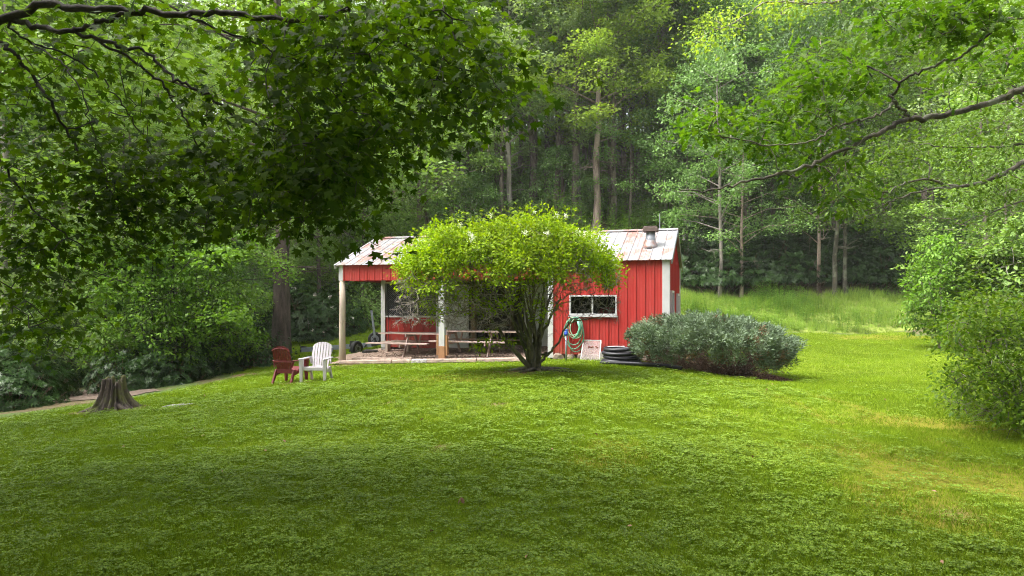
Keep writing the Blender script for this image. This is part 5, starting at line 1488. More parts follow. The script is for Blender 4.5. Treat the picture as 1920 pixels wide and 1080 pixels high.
def crown_over(rg):
    # the rest of the crown: above the frame and over the left foreground
    n = 900
    a = rg.random(n) * 2 * math.pi; r_ = np.sqrt(rg.random(n)) * 8.2
    x = tx + 0.6 + np.cos(a) * r_; y = ty - 0.6 + np.sin(a) * r_ * 0.95
    z = rg.uniform(5.6, 10.5, n) - 0.16 * r_
    up = (z - CZ) / np.maximum(y, .3) > 0.47
    lowok = (z > 4.2) & ((y < 0.5) | up)
    A = np.stack([x, y, z], 1)[lowok]
    C = np.stack([rg.uniform(-3, 2.6, 2200), rg.uniform(-6, 4.2, 2200), rg.uniform(5.0, 9.0, 2200)], 1)
    B = np.stack([rg.uniform(-14, -2.5, 5600), rg.uniform(-5, 5.2, 5600), rg.uniform(4.8, 9.5, 5600)], 1)
    B = np.vstack([B, C]); B = B[(B[:, 2] - CZ) / np.maximum(B[:, 1], .3) >  0.5]
    print('overhead', len(B))
    return np.vstack([A[(A[:, 0] < -5) & (A[:, 1] < 8)], B])
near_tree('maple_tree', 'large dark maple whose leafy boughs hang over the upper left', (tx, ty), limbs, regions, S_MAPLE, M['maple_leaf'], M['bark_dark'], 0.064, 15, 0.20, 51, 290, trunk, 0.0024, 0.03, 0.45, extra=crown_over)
print('maple done')

# --- oak bough from the right
tx, ty = 8.6, 7.6; tz = gz(tx, ty)
trunk = ([(tx, ty, tz - .2), (tx, ty, tz + 2), (tx - .1, ty, tz + 4.2), (tx - .2, ty, 7.5), (tx, ty, 10)], 0.30, 0.10)
limbs = [
    ([(2260, 60, 7.6), (2080, 120, 7.5), (1920, 165, 7.4), (1885, 184, 7.4), (1830, 200, 7.3), (1780, 213, 7.2), (1730, 221, 7.1), (1700, 226, 7.1), (1668, 240, 7.0), (1625, 260, 6.9), (1590, 278, 6.9), (1530, 305, 6.8), (1480, 320, 6.7), (1430, 335, 6.7), (1380, 345, 6.7), (1330, 357, 6.7), (1270, 354, 6.8)], 0.075, 0.007),
    ([(1705, 224, 7.1), (1690, 206, 7.1), (1677, 192, 7.0), (1673, 176, 7.0), (1690, 155, 6.9), (1712, 140, 6.8), (1745, 126, 6.7), (1790, 110, 6.6), (1830, 85, 6.5), (1860, 60, 6.4)], 0.026, 0.012),
    ([(1676, 194, 7.0), (1655, 212, 6.9), (1620, 224, 6.9), (1590, 231, 6.8), (1560, 243, 6.8), (1540, 258, 6.7), (1500, 268, 6.7), (1450, 272, 6.7), (1390, 262, 6.7), (1340, 255, 6.7)], 0.022, 0.006),
    ([(1565, 240, 6.8), (1556, 222, 6.8), (1550, 204, 6.8), (1546, 180, 6.8), (1540, 150, 6.8)], 0.012, 0.005),
    ([(1620, 258, 6.9), (1600, 285, 6.8), (1578, 318, 6.8), (1548, 350, 6.8)], 0.008, 0.004),
    ([(1860, 60, 6.4), (1800, 40, 6.4), (1720, 30, 6.5), (1640, 20, 6.6)], 0.012, 0.005),
    ([(2200, -150, 7.6), (2000, -250, 7.2), (1800, -200, 7.0), (1650, -80, 7.0)], 0.06, 0.015),
]
regions = [
    ([(1470, 100), (1540, 85), (1640, 100), (1650, 170), (1560, 210), (1480, 170)], 6.8, 8.2, 62),
    ([(1290, 215), (1400, 190), (1530, 170), (1600, 210), (1560, 260), (1420, 290), (1300, 265)], 6.8, 8.4, 100),
    ([(1360, 270), (1500, 280), (1600, 290), (1560, 340), (1420, 325)], 6.9, 8.0, 30),
    ([(1470, 330), (1640, 330), (1640, 400), (1560, 420)], 6.9, 7.8, 14),
    ([(1625, 10), (1760, 0), (1900, 0), (1890, 70), (1780, 80), (1650, 70)], 6.0, 7.0, 85),
    ([(1760, 80), (1920, 60), (1920, 180), (1800, 190), (1740, 150)], 7.0, 8.4, 50),
]
def over2(rg):
    n = 260; a = rg.random(n) * 2 * math.pi; r_ = np.sqrt(rg.random(n)) * 4.6
    q = np.stack([tx + np.cos(a) * r_, ty + np.sin(a) * r_, rg.uniform(6.0, 10, n)], 1)
    px = CX + F * q[:, 0] / np.maximum(q[:, 1], .5)
    return q[((q[:, 2] - CZ) / np.maximum(q[:, 1], .3) > 0.5) | (px > 2100)]
near_tree('oak_tree', 'oak with lichen grey bough reaching in from the right edge', (tx, ty), limbs, regions, S_OAK, M['oak_leaf'], M['bark_lichen'], 0.090, 9, 0.15, 61, 240, trunk, 0.0026, 0.02, 0.25, extra=over2, wig=0.08)

# --- lighter beech-like tree further right
tx, ty = 11.6, 12.8; tz = gz(tx, ty)
trunk = ([(tx, ty, tz - .2), (tx, ty, tz + 2), (tx + .1, ty, tz + 5), (tx, ty, 10)], 0.22, 0.08)
limbs = [
    ([(2100, 180, 12.6), (1990, 260, 12.3), (1920, 303, 12.0), (1890, 320, 12.0), (1850, 338, 11.9), (1800, 350, 11.8), (1770, 346, 11.8), (1745, 336, 11.8), (1700, 342, 11.7), (1660, 360, 11.7), (1615, 352, 11.7)], 0.055, 0.008),
    ([(1790, 350, 11.8), (1740, 356, 11.7), (1690, 370, 11.6), (1650, 386, 11.6), (1610, 400, 11.6)], 0.022, 0.006),
    ([(2080, 240, 12.8), (1990, 265, 12.7), (1920, 270, 12.6), (1870, 275, 12.6), (1800, 277, 12.6), (1740, 272, 12.5), (1690, 262, 12.5)], 0.04, 0.006),
    ([(1745, 336, 11.8), (1742, 310, 11.9), (1720, 296, 12.0), (1690, 290, 12.0)], 0.012, 0.005),
    ([(2120, 60, 12.8), (1950, 30, 12.6), (1800, 60, 12.5), (1700, 90, 12.4)], 0.04, 0.008),
    ([(2060, 330, 12.8), (1960, 360, 12.5), (1880, 390, 12.3), (1800, 420, 12.2)], 0.03, 0.006),
]
regions = [
    ([(1560, 270), (1700, 250), (1800, 230), (1920, 200), (1920, 320), (1800, 330), (1700, 320), (1580, 340)], 11.4, 13.4, 120),
    ([(1540, 340), (1640, 350), (1620, 400), (1560, 400)], 11.4, 12.4, 25),
    ([(1780, 330), (1920, 320), (1920, 460), (1860, 440), (1780, 400)], 11.4, 13.2, 45),
    ([(1700, 40), (1920, 10), (1920, 200), (1720, 160)], 12.0, 13.5, 60),
]
near_tree('beech_tree', 'pale leaved tree with thin mossy boughs below the oak bough', (tx, ty), limbs, regions, S_OVAL, M['beech_leaf'], M['bark_lichen'], 0.085, 20, 0.24, 71, 0, trunk, 0.003, 0.02, 0.2, step=0.3)

# --- yellowish twigs hanging in at the top right
limbs = [([(2080, -220, 11), (1800, -120, 11), (1600, -10, 11), (1520, 6, 11), (1440, 4, 11), (1380, 40, 11), (1310, 70, 11)], 0.03, 0.005)]
regions = [([(1290, 80), (1350, 20), (1420, 0), (1560, 0), (1500, 40), (1400, 60), (1330, 90)], 10.6, 11.6, 50), ([(1400, -60), (1900, -160), (1900, -20), (1500, 0)], 10.5, 12, 50)]
tx, ty = 14.5, 11.5; tz = gz(tx, ty)
near_tree('birch_tree', 'tree dangling small yellow green leaves at the top edge', (tx, ty), limbs, regions, S_OVAL, M['crown_yellow'], M['bark_grey'], 0.07, 20, 0.2, 81, 0, ([(tx, ty, tz - .2), (tx, ty, tz + 3), (tx - .3, ty, 8), (tx - 2.5, ty - .3, 9.8), (tx - 5.6, ty - .5, 10.1)], 0.15, 0.05), 0.003, 0.02, 0.3, step=0.3)
print('near trees done')

# ================================================================== FOREST PROTOTYPES
def blob_crown(rg, blobs, n, size, shape=S_RHOMB, flat=0.45, tilt=0.62):
    """leaves in flattened layered clumps; blobs: (center, radius)"""
    C = np.array([b[0] for b in blobs]); Rr = np.array([b[1] for b in blobs])
    w_ = Rr ** 2 / (Rr ** 2).sum(); idx = rg.choice(len(blobs), n, p=w_)
    u_ = unit(rg.normal(0, 1, (n, 3))) * (rg.random((n, 1)) ** 0.42)
    off = u_ * Rr[idx][:, None]; off[:, 2] *= flat
    pos = C[idx] + off
    d = unit(off * [1, 1, .4] + rg.normal(0, .45, (n, 3)) * Rr[idx][:, None]); d[:, 2] -= 0.15
    nrm = rg.normal(0, tilt, (n, 3)) + [0, 0, 1]
    V, Fs, a = leaf_cloud(shape, pos, unit(d), nrm, size * rg.uniform(.6, 1.25, n), rg)
    bv = np.repeat(rg.normal(.5, .16, len(blobs))[idx], len(shape[0]))
    return V, Fs, np.clip(bv * .6 + a * .4, 0, 1)
def trunk_polys(rg, h, r0, lean=(0, 0), nlimb=14, z0=0.4, lr=3.0, dead=5, kink=0.012):
    t_ = np.linspace(0, 1, 14)[:, None]
    base = np.array([0, 0, -1.2]); P_ = base + np.array([lean[0], lean[1], h + 1.2]) * t_
    P_[1:, :2] += np.cumsum(rg.normal(0, kink * h, (13, 2)) * .25, 0)
    rad = r0 * (1 - 0.82 * t_[:, 0] ** 1.1); rad[0] *= 1.5; rad[1] *= 1.12
    polys = [(P_, rad)]; ends = []
    def on(z):
        return np.array([np.interp(z, P_[:, 2], P_[:, k]) for k in range(3)]), float(np.interp(z, P_[:, 2], rad))
    for i in range(nlimb):
        z = h * (z0 + (0.97 - z0) * (i + rg.random()) / nlimb); o, r_ = on(z)
        a = i * 2.4 + rg.normal(0, .4); f = (z / h - z0) / (1 - z0)
        l_ = lr * (0.55 + 0.75 * math.sin(math.pi * min(1, f * .85 + .15))) * rg.uniform(.75, 1.15)
        e = o + np.array([math.cos(a) * l_, math.sin(a) * l_, l_ * rg.uniform(.15, .55)])
        m_ = o * .5 + e * .5 + np.array([0, 0, l_ * .08]) + rg.normal(0, .08, 3)
        polys.append((np.array([o, m_, e]), [r_ * .42, r_ * .26, .012])); ends.append((e, l_, m_))
    for i in range(dead):
        z = h * rg.uniform(.15, z0 + .1); o, r_ = on(z); a = rg.random() * 6.28; l_ = rg.uniform(.5, 1.8)
        e = o + np.array([math.cos(a) * l_, math.sin(a) * l_, l_ * rg.uniform(-.1, .5)])
        polys.append((np.array([o, (o + e) / 2 + rg.normal(0, .06, 3), e]), [.03, .02, .006]))
        for _ in range(2):
            s_ = (o + e) / 2; e2 = s_ + rg.normal(0, .35, 3)
            polys.append((np.array([s_, e2]), [.012, .004]))
    return polys, ends, P_
def deciduous(seed, h, r0, z0, lr, n, size, lean=(0, 0), flat=.42, nlimb=16, dead=5, bl=1.25):
    rg = np.random.default_rng(seed)
    polys, ends, P_ = trunk_polys(rg, h, r0, lean, nlimb, z0, lr, dead)
    blobs = []
    for e, l_, m_ in ends:
        blobs.append((e, bl * rg.uniform(.6, 1.1) * lr / 3)); blobs.append((m_ + rg.normal(0, .3, 3), bl * rg.uniform(.5, .9) * lr / 3))
        for _ in range(2): blobs.append((e + rg.normal(0, .55, 3) * lr / 3 * [1, 1, .5], bl * rg.uniform(.3, .7) * lr / 3))
    blobs.append((P_[-1], bl * 1.1 * lr / 3))
    Vt, Ft = tubes_np(polys, 8)
    Vc, Fc, a = blob_crown(rg, blobs, n, size, flat=flat * 1.35)
    return mesh_np('trunk', Vt, Ft, M['bark_grey'], None, True), mesh_np('crown', Vc, Fc, M['crown_green'], {'v': a})
def conifer(seed, h, r0, z0, lr, n, size):
    rg = np.random.default_rng(seed)
    polys, ends, P_ = trunk_polys(rg, h, r0, (0, 0), 0, z0, lr, 4, 0.006)
    pos, d, nb = [], [], 60
    for i in range(nb):
        f = (i + rg.random()) / nb; z = h * (z0 + (0.99 - z0) * f); a = rg.random() * 6.28
        l_ = lr * (1 - f) ** .8 * rg.uniform(.7, 1.1) + .25
        o = np.array([np.interp(z, P_[:, 2], P_[:, 0]), np.interp(z, P_[:, 2], P_[:, 1]), z]); dr = np.array([math.cos(a), math.sin(a), 0.0])
        e = o + dr * l_ + [0, 0, -.22 * l_]
        polys.append((np.array([o, (o + e) / 2 + [0, 0, .06 * l_], e]), [.03, .018, .005]))
        m_ = max(4, int(n / nb * l_ / (lr * .6)))
        t_ = rg.random(m_) ** .7; sd_ = rg.normal(0, .22, m_) * l_ * (1.05 - t_)
        q = o + (e - o) * t_[:, None] + np.stack([-dr[1] * sd_, dr[0] * sd_, rg.normal(0, .05, m_) - np.abs(sd_) * .25], 1)
        pos.append(q); d.append(unit(np.tile(dr, (m_, 1)) + np.stack([-dr[1] * np.sign(sd_), dr[0] * np.sign(sd_), np.full(m_, -.4)], 1) * .9))
    pos, d = np.concatenate(pos), np.concatenate(d)
    Vt, Ft = tubes_np(polys, 7)
    V, Fs, a = leaf_cloud(S_LANCE, pos, d, rg.normal(0, .3, (len(pos), 3)) + [0, 0, 1], size * rg.uniform(.6, 1.2, len(pos)), rg)
    return mesh_np('trunk', Vt, Ft, M['bark_brown'], None, True), mesh_np('crown', V, Fs, M['crown_dark'], {'v': a})
def rhodo(seed, rx, rz, whorls, ls, leaves=9, shape=S_LANCE, up=0.25, flowers=0):
    rg = np.random.default_rng(seed)
    u_ = unit(rg.normal(0, 1, (whorls, 3))); u_[:, 2] = np.abs(u_[:, 2]) * 1.0 - 0.12
    k_ = rg.uniform(.55, 1.0, whorls)[:, None] * (1 + .22 * np.sin(u_[:, :1] * 5 + seed) * np.cos(u_[:, 1:2] * 6))
    C = u_ * k_ * [rx, rx, rz]; C[:, 2] = np.maximum(C[:, 2], 0.12)
    wr = np.repeat(C, leaves, 0); ax_ = np.repeat(unit(u_ + rg.normal(0, .3, u_.shape) + [0, 0, .4]), leaves, 0)
    a = np.tile(np.arange(leaves) * 2 * math.pi / leaves, whorls) + np.repeat(rg.random(whorls) * 6, leaves)
    e1 = unit(np.cross(ax_, [0.3, .9, .1])); e2 = np.cross(ax_, e1)
    d = unit(e1 * np.cos(a)[:, None] + e2 * np.sin(a)[:, None] + ax_ * up)
    V, Fs, av = leaf_cloud(shape, wr + d * .01, d, ax_, ls * rg.uniform(.7, 1.2, len(wr)), rg)
    m1 = mesh_np('foliage', V, Fs, M['rhodo'], {'v': av})
    polys = []
    for i in rg.choice(whorls, min(whorls, 60), replace=False):
        b0 = np.array([rg.normal(0, .2), rg.normal(0, .2), -.3]); e = C[i]
        polys.append((np.array([b0, b0 * .4 + e * .6 + [0, 0, -.15 * rz], e]), [.035, .02, .008]))
    Vt, Ft = tubes_np(polys, 4)
    m2 = mesh_np('stems', Vt, Ft, M['twig_brown'])
    m3 = None
    if flowers:
        idx = rg.choice(np.where(u_[:, 2] > -.1)[0], flowers); q = np.repeat(C[idx] * 1.03 + [0, 0, .04], 16, 0) + rg.normal(0, .035, (flowers * 16, 3))
        V, Fs, av = leaf_cloud(S_RHOMB, q, rg.normal(0, 1, q.shape), rg.normal(0, 1, q.shape), np.full(len(q), .06), rg)
        m3 = mesh_np('blossoms', V, Fs, M['blossom'], {'v': av})
    return m1, m2, m3
def sapling(seed, h, rx, n, size, shape=S_OVAL):
    rg = np.random.default_rng(seed); s = Skeleton()
    for k in range(5):
        a = k * 1.3; s.limb([(0, 0, -.2), (math.cos(a) * .2 * rx, math.sin(a) * .2 * rx, h * .3), (math.cos(a) * .5 * rx, math.sin(a) * .5 * rx, h * .62)], .03, .012, sub=4, wig=.03, rng=rg)
    s.limb([(0, 0, -.2), (.05, 0, h * .5), (0.02, 0, h * .97)], .04, .008, sub=6, wig=.03, rng=rg)
    m_ = n // 16
    z = rg.uniform(.12, 1, m_); prof_ = np.sin(np.clip(z, 0, 1) ** .8 * math.pi * .93 + .15) ** .7
    a = rg.random(m_) * 6.28; r_ = rx * prof_ * np.sqrt(rg.uniform(.3, 1, m_)) * (1 + .2 * np.sin(a * 3 + z * 9))
    T = np.stack([np.cos(a) * r_, np.sin(a) * r_, z * h], 1)
    tips = s.grow(T, .25, rg, wig=.08)
    V, Fs = tubes_np(s.polylines(.004, .4, .03), 5); m2 = mesh_np('stems', V, Fs, M['bark_grey'])
    tp = np.array([s.p[i] for i in tips]); pos, d, nrm, sz = spray_leaves(shape, tp, s.dirs(tips), 16, .17, size, rg, droop=.2)
    V, Fs, av = leaf_cloud(shape, pos, d, nrm, sz, rg)
    return mesh_np('foliage', V, Fs, M['shrub_leaf'], {'v': av}), m2

P = {}
for i in range(4): P['tall%d' % i] = deciduous(100 + i, 21, 0.24, 0.36, 3.8, 9500, 0.21, nlimb=22, dead=9)
for i in range(3): P['mid%d' % i] = deciduous(120 + i, 12, 0.13, 0.24, 3.0, 7600, 0.17, flat=.42, nlimb=22, dead=4)
for i in range(2): P['pole%d' % i] = deciduous(115 + i, 20, 0.17, 0.56, 3.0, 6000, 0.2, nlimb=14, dead=12)
for i in range(3): P['open%d' % i] = deciduous(110 + i, 19, 0.21, 0.27, 3.6, 13500, 0.19, nlimb=24, dead=8, bl=1.1, flat=.48)
for i in range(2): P['low%d' % i] = deciduous(130 + i, 7, 0.08, 0.12, 2.6, 6000, 0.14, flat=.36, nlimb=16, dead=3)
for i in range(2): P['con%d' % i] = conifer(140 + i, 19, 0.22, 0.22, 3.2, 7000, 0.22)
for i in range(3): P['rho%d' % i] = rhodo(150 + i, 1.9, 2.1, 620, 0.17)
P['rhof'] = rhodo(157, 1.9, 2.3, 640, 0.17, flowers=34)
for i in range(2): P['azal%d' % i] = rhodo(160 + i, 1.6, 1.6, 1500, 0.085, 7, S_OVAL, .4)
for i in range(2): P['sap%d' % i] = sapling(170 + i, 4.0, 1.5, 5200, 0.16)
for i in range(2): P['sapb%d' % i] = sapling(180 + i, 4.6, 2.5, 8500, 0.15)
print('protos done')
NAMES2 = {'rho': ('foliage', 'stems', 'blossoms'), 'aza': ('foliage', 'stems', 'blossoms'), 'sap': ('foliage', 'stems')}
def place(kind, px, D, label, leafm=None, barkm=None, sc_=1.0, sxy=None, rz=None, name=None, cat='tree', group=None, dz=0.0, lean=None, xy=None, rg=np.random.default_rng(7)):
    x, y = at(px, D) if xy is None else xy
    o = empty(name or 'tree', (x, y, gz(x, y) + dz), rg.random() * 6.28 if rz is None else rz)
    o.scale = (sxy or sc_, sxy or sc_, sc_)
    if lean: o.rotation_euler = (lean[0], lean[1], o.rotation_euler[2]); o.rotation_mode = 'XYZ'
    tag(o, label, cat, group)
    parts = P[kind]; nms = NAMES2.get(kind[:3], ('trunk', 'crown'))
    for nm, me in zip(nms, parts):
        if me is None: continue
        c = bpy.data.objects.new(nm, me); c.parent = o; COL.objects.link(c)
        m_ = leafm if nm in ('crown', 'foliage') else (barkm if nm in ('trunk', 'stems') else None)
        if m_: c.material_slots[0].link = 'OBJECT'; c.material_slots[0].material = M[m_]
    return o
# ------------------------------------------------------------------ trees one can tell apart in the photograph
G1 = 'tall trees behind the shed'
place('open0', 1118, 45, 'tall pinkish barked tree with yellow green crown rising behind the shed roof', 'crown_yellow', 'bark_pink', 1.05, 1.25, 0.4, 'tall_tree', group=G1)
place('open1', 1245, 47, 'straight pale trunk right of the pinkish one, seen up to the top edge', 'crown_yellow', 'bark_grey', 1.1, 0.95, 1.0, 'tall_tree', group=G1)
place('open2', 957, 46, 'grey trunk above the left half of the lime green shrub tree', 'crown_grey', 'bark_grey', 0.95, 1.0, 2.0, 'tall_tree', group=G1)
place('open0', 945, 49, 'brown trunk just left of the grey one above the shrub tree', 'crown_grey', 'bark_brown', 0.95, 1.0, 3.0, 'tall_tree', group=G1)
place('tall1', 1027, 50, 'dark trunk of a close pair between the grey and pinkish trunks', 'crown_green', 'bark_brown', 1.0, 0.9, 4.0, 'tall_tree', group=G1)
place('tall2', 1076, 53, 'slim brown trunk just left of the pinkish one', 'crown_green', 'bark_brown', 1.0, 0.85, 5.0, 'tall_tree', group=G1)
place('tall3', 1090, 55, 'thick dark trunk close behind the pinkish one', 'crown_green', 'bark_brown', 1.0, 1.0, 0.5, 'tall_tree', group=G1)
place('tall0', 1215, 54, 'dark trunk left of the straight pale one', 'crown_green', 'bark_brown', 1.0, 0.85, 1.5, 'tall_tree', group=G1)
place('tall2', 1170, 57, 'dim trunk between the pinkish and the pale trunk', 'crown_grey', 'bark_brown', 1.0, 0.85, 2.5, 'tall_tree', group=G1)
place('tall1', 905, 52, 'dark trunk left of the brown one, over the shed ridge', 'crown_grey', 'bark_brown', 1.0, 0.85, 3.5, 'tall_tree', group=G1)
place('tall3', 824, 50, 'slim trunk above the left part of the rusty roof', 'crown_green', 'bark_brown', 0.95, 0.75, 4.5, 'tall_tree', group=G1)
place('tall0', 806, 53, 'dark slim trunk beside another over the left part of the roof', 'crown_green', 'bark_brown', 1.0, 0.75, 5.5, 'tall_tree', group=G1)
G2 = 'trees along the meadow bank'
place('mid0', 1351, 37.9, 'slim grey trunk nearest the shed on the meadow bank', 'crown_mint', 'bark_grey', 1.15, 0.95, 0.3, 'bank_tree', group=G2)
place('mid1', 1389, 38.1, 'short brown trunk second from the shed on the bank', 'crown_mint', 'bark_pink', 0.72, 0.9, 1.3, 'bank_tree', group=G2)
place('mid2', 1533, 38.2, 'thin brown trunk left of the leaning mossy one', 'crown_dark', 'bark_pink', 1.2, 0.9, 2.3, 'bank_tree', group=G2)
place('mid0', 1563, 37.2, 'mossy pale trunk leaning left with pinkish foot', 'beech_leaf', 'bark_lichen', 1.15, 1.1, 3.3, 'bank_tree', group=G2, lean=(0, -0.06))
place('mid1', 1586, 37.5, 'thin pale trunk right beside the leaning mossy one', 'beech_leaf', 'bark_lichen', 1.1, 0.95, 4.3, 'bank_tree', group=G2)
place('tall3', 1732, 44, 'brown trunk of the pair above the pale sapling, left one', 'crown_green', 'bark_brown', 0.95, 0.9, 5.3, 'bank_tree', group=G2)
place('tall2', 1749, 45, 'brown trunk of the pair above the pale sapling, right one', 'crown_green', 'bark_brown', 0.95, 0.8, 0.9, 'bank_tree', group=G2)
place('tall1', 1285, 49, 'brown trunk between the shed roof and the bank trees', 'crown_mint', 'bark_brown', 1.0, 0.85, 2.2, 'tall_tree', group=G1)
place('tall0', 1310, 51, 'dark trunk seen through the oak leaves left of the bank trees', 'crown_mint', 'bark_brown', 1.0, 0.85, 3.6, 'tall_tree', group=G1)
place('tall2', 1555, 50, 'pale upright trunk high up between the oak leaves', 'crown_green', 'bark_grey', 1.1, 1.0, 1.1, 'tall_tree', group=G1)
place('tall3', 1605, 52, 'pale trunk high up right of the other pale one', 'crown_grey', 'bark_grey', 1.1, 1.0, 2.1, 'tall_tree', group=G1)
# big old trunk on the left behind the chairs
place('tall1', 527, 27.5, 'massive dark ridged trunk behind the two garden chairs', 'crown_green', 'bark_old', 0.95, 1.62, 0.7, 'old_tree', group=None)
place('tall0', 20, 27, 'pale trunk at the left edge under the maple boughs', 'crown_green', 'bark_grey', 0.9, 1.0, 1.7, 'edge_tree', group='trees at the left')
place('tall2', 45, 31, 'dim leaning trunk beside the pale one at the left edge', 'crown_dark', 'bark_brown', 0.9, 0.9, 2.7, 'edge_tree', group='trees at the left', lean=(0, 0.06))
place('mid2', 225, 26, 'slim trunk behind the stump half lost in leaves', 'crown_green', 'bark_dark', 0.8, 1.0, 3.7, 'edge_tree', group='trees at the left')
place('mid1', 600, 38, 'leafy tree left of the shed behind the lawn', 'crown_green', 'bark_brown', 0.9, 1.0, 4.7, 'edge_tree', group='trees at the left')
place('mid0', 680, 39, 'leafy tree over the left end of the roof', 'crown_green', 'bark_brown', 0.95, 1.1, 5.7, 'edge_tree', group='trees at the left')
place('mid2', 790, 42, 'pale leafy tree above the left part of the roof', 'crown_green', 'bark_brown', 1.0, 1.2, 0.2, 'edge_tree', group='trees at the left')
# bright leafy understorey boughs left of the chairs
place('low0', 330, 22.5, 'bright leaved small tree arching over the left lawn edge', 'shrub_leaf', 'bark_dark', 0.88, 1.0, 0.9, 'small_tree', group='small trees at the left lawn edge')
place('sapb0', 365, 23.6, 'bright broad leaved bush with boughs drooping to the shaded lawn corner', 'shrub_leaf', 'bark_dark', 1.0, 0.9, 0.3, 'leafy_bush', 'shrub')
place('sapb1', 285, 22.6, 'bright broad leaved bush rising behind the stump', 'shrub_leaf', 'bark_dark', 1.05, 0.9, 1.3, 'leafy_bush', 'shrub')
place('sapb0', 120, 27, 'tall leafy bush across the path at the left', 'crown_green', 'bark_dark', 1.3, 1.1, 2.3, 'leafy_bush', 'shrub')
place('low1', 395, 25, 'green small tree between the bright one and the massive trunk', 'crown_green', 'bark_dark', 0.85, 0.8, 1.9, 'small_tree', group='small trees at the left lawn edge')
place('low1', 200, 23.5, 'small tree with dim leaves behind the stump', 'crown_grey', 'bark_dark', 0.8, 0.9, 2.9, 'small_tree', group='small trees at the left lawn edge')
# understorey near the bank and behind the roof
G3 = 'layered young trees under the tall ones'
for k, (kd, px, D, lm, s_, sx, lb) in enumerate([
    ('low0', 1290, 43, 'crown_mint', 1.0, 1.1, 'pale layered young tree right above the shed gable'),
    ('mid1', 1180, 46, 'crown_mint', 0.62, 1.0, 'layered young tree behind the rusty chimney'),
    ('low1', 1430, 42, 'crown_dark', 1.0, 1.2, 'dark layered young tree over the shadowed gap in the bank'),
    ('mid2', 1330, 47, 'crown_mint', 1.0, 1.3, 'light green layered tree filling the space over the bank trees'),
    ('mid1', 1450, 48, 'crown_mint', 1.25, 1.3, 'tall mint green tree left of the oak leaves'),
    ('low0', 1660, 43, 'crown_green', 1.1, 1.2, 'young tree before the rhododendrons on the bank'),
    ('mid0', 1850, 34, 'crown_green', 0.85, 1.1, 'leafy tree at the right edge above the sapling'),
    ('mid2', 1880, 26, 'crown_green', 0.5, 0.8, 'low green young tree at the right edge'),
    ('mid0', 800, 45, 'crown_grey', 0.9, 1.1, 'greyish layered tree left of the ridge trunks'),
    ('mid1', 740, 44, 'crown_green', 1.0, 1.1, 'green layered tree over the left roof corner')]):
    place(kd, px, D, lb, lm, 'bark_brown', s_, sx, k * 1.1, 'young_tree', group=G3)
# saplings and shrubs on the right
place('sap0', 1762, 24.5, 'pale green sapling at the far right end of the lawn', 'shrub_leaf', 'bark_grey', 1.0, 0.85, 0.3, 'sapling', 'shrub')
place('sap1', 1850, 24, 'rounded green shrub right of the pale sapling', 'loose_leaf', 'bark_grey', 0.85, 1.2, 1.2, 'shrub', 'shrub')
place('sap0', 1935, 23, 'tall green shrub behind the right edge bush', 'crown_green', 'bark_grey', 1.1, 1.2, 2.2, 'shrub', 'shrub')
place('azal0', 1905, 27, 'dull green rounded shrub under the right edge trees', 'crown_dark', None, 1.2, 1.4, 2.0, 'shrub', 'shrub')

# the big loose bush at the right edge of the lawn
def loose_bush(name, label, cx_, D, reg_leaf, reg_twig, leafm, n_leaf, n_twig, size, per, seed, d_span=1.6):
    rg = np.random.default_rng(seed); x, y = at(cx_, D); z = gz(x, y)
    o = empty(name, (x, y, z)); tag(o, label, 'bush')
    s = Skeleton()
    for k in range(14):
        a = k * 2.4; e = np.array([x + math.cos(a) * 1.0, y + math.sin(a) * .9, z + 1.1 + .5 * rg.random()])
        s.limb([(x + rg.normal(0, .12), y + rg.normal(0, .12), z - .1), (x + math.cos(a) * .4, y + math.sin(a) * .4, z + .6), e], .022, .01, sub=4, wig=.03, rng=rg)
    T = []
    for poly, n in reg_leaf:
        q = poly_sample(poly, n, rg); T += [pt(a, b, D + rg.uniform(-d_span, d_span)) for a, b in q]
    tips = s.grow(np.array(T), .22, rg, wig=.12, sag=.03)
    T = []
    for poly, n in reg_twig:
        q = poly_sample(poly, n, rg); T += [pt(a, b, D + rg.uniform(-d_span * .9, d_span * .6)) for a, b in q]
    T = np.array(T); T[:, 2] = np.maximum(T[:, 2], ground(T[:, 0], T[:, 1]) + .03)
    s.grow(T, .2, rg, wig=.2)
    V, Fs = tubes_np(s.polylines(.0028, .36, .02), 5); child_mesh('branches', V, Fs, M['twig_brown'] if False else M['bark_lichen'], o)
    tp = np.array([s.p[i] for i in tips]); tp[:, 2] = np.maximum(tp[:, 2], ground(tp[:, 0], tp[:, 1]) + .15)
    pos, d, nrm, sz = spray_leaves(S_OVAL, tp, s.dirs(tips), per, .17, size, rg, droop=.15, flat=.45)
    V, Fs, a = leaf_cloud(S_OVAL, pos, d, nrm, sz, rg)
    child_mesh('foliage', V, Fs, M[leafm], o, 'stuff', {'v': a})
loose_bush('loose_bush', 'loose arching bush with bare twigs at the right edge of the lawn', 1920, 10.2,
           [([(1760, 640), (1790, 570), (1860, 555), (2080, 540), (2080, 720), (1900, 720), (1800, 700)], 380), ([(1765, 690), (1850, 700), (2060, 720), (2060, 830), (1900, 815), (1800, 770)], 230)],
           [([(1760, 690), (2060, 700), (2060, 850), (1900, 830), (1800, 790), (1755, 760)], 330)], 'loose_leaf', 0, 0, 0.070, 30, 91)

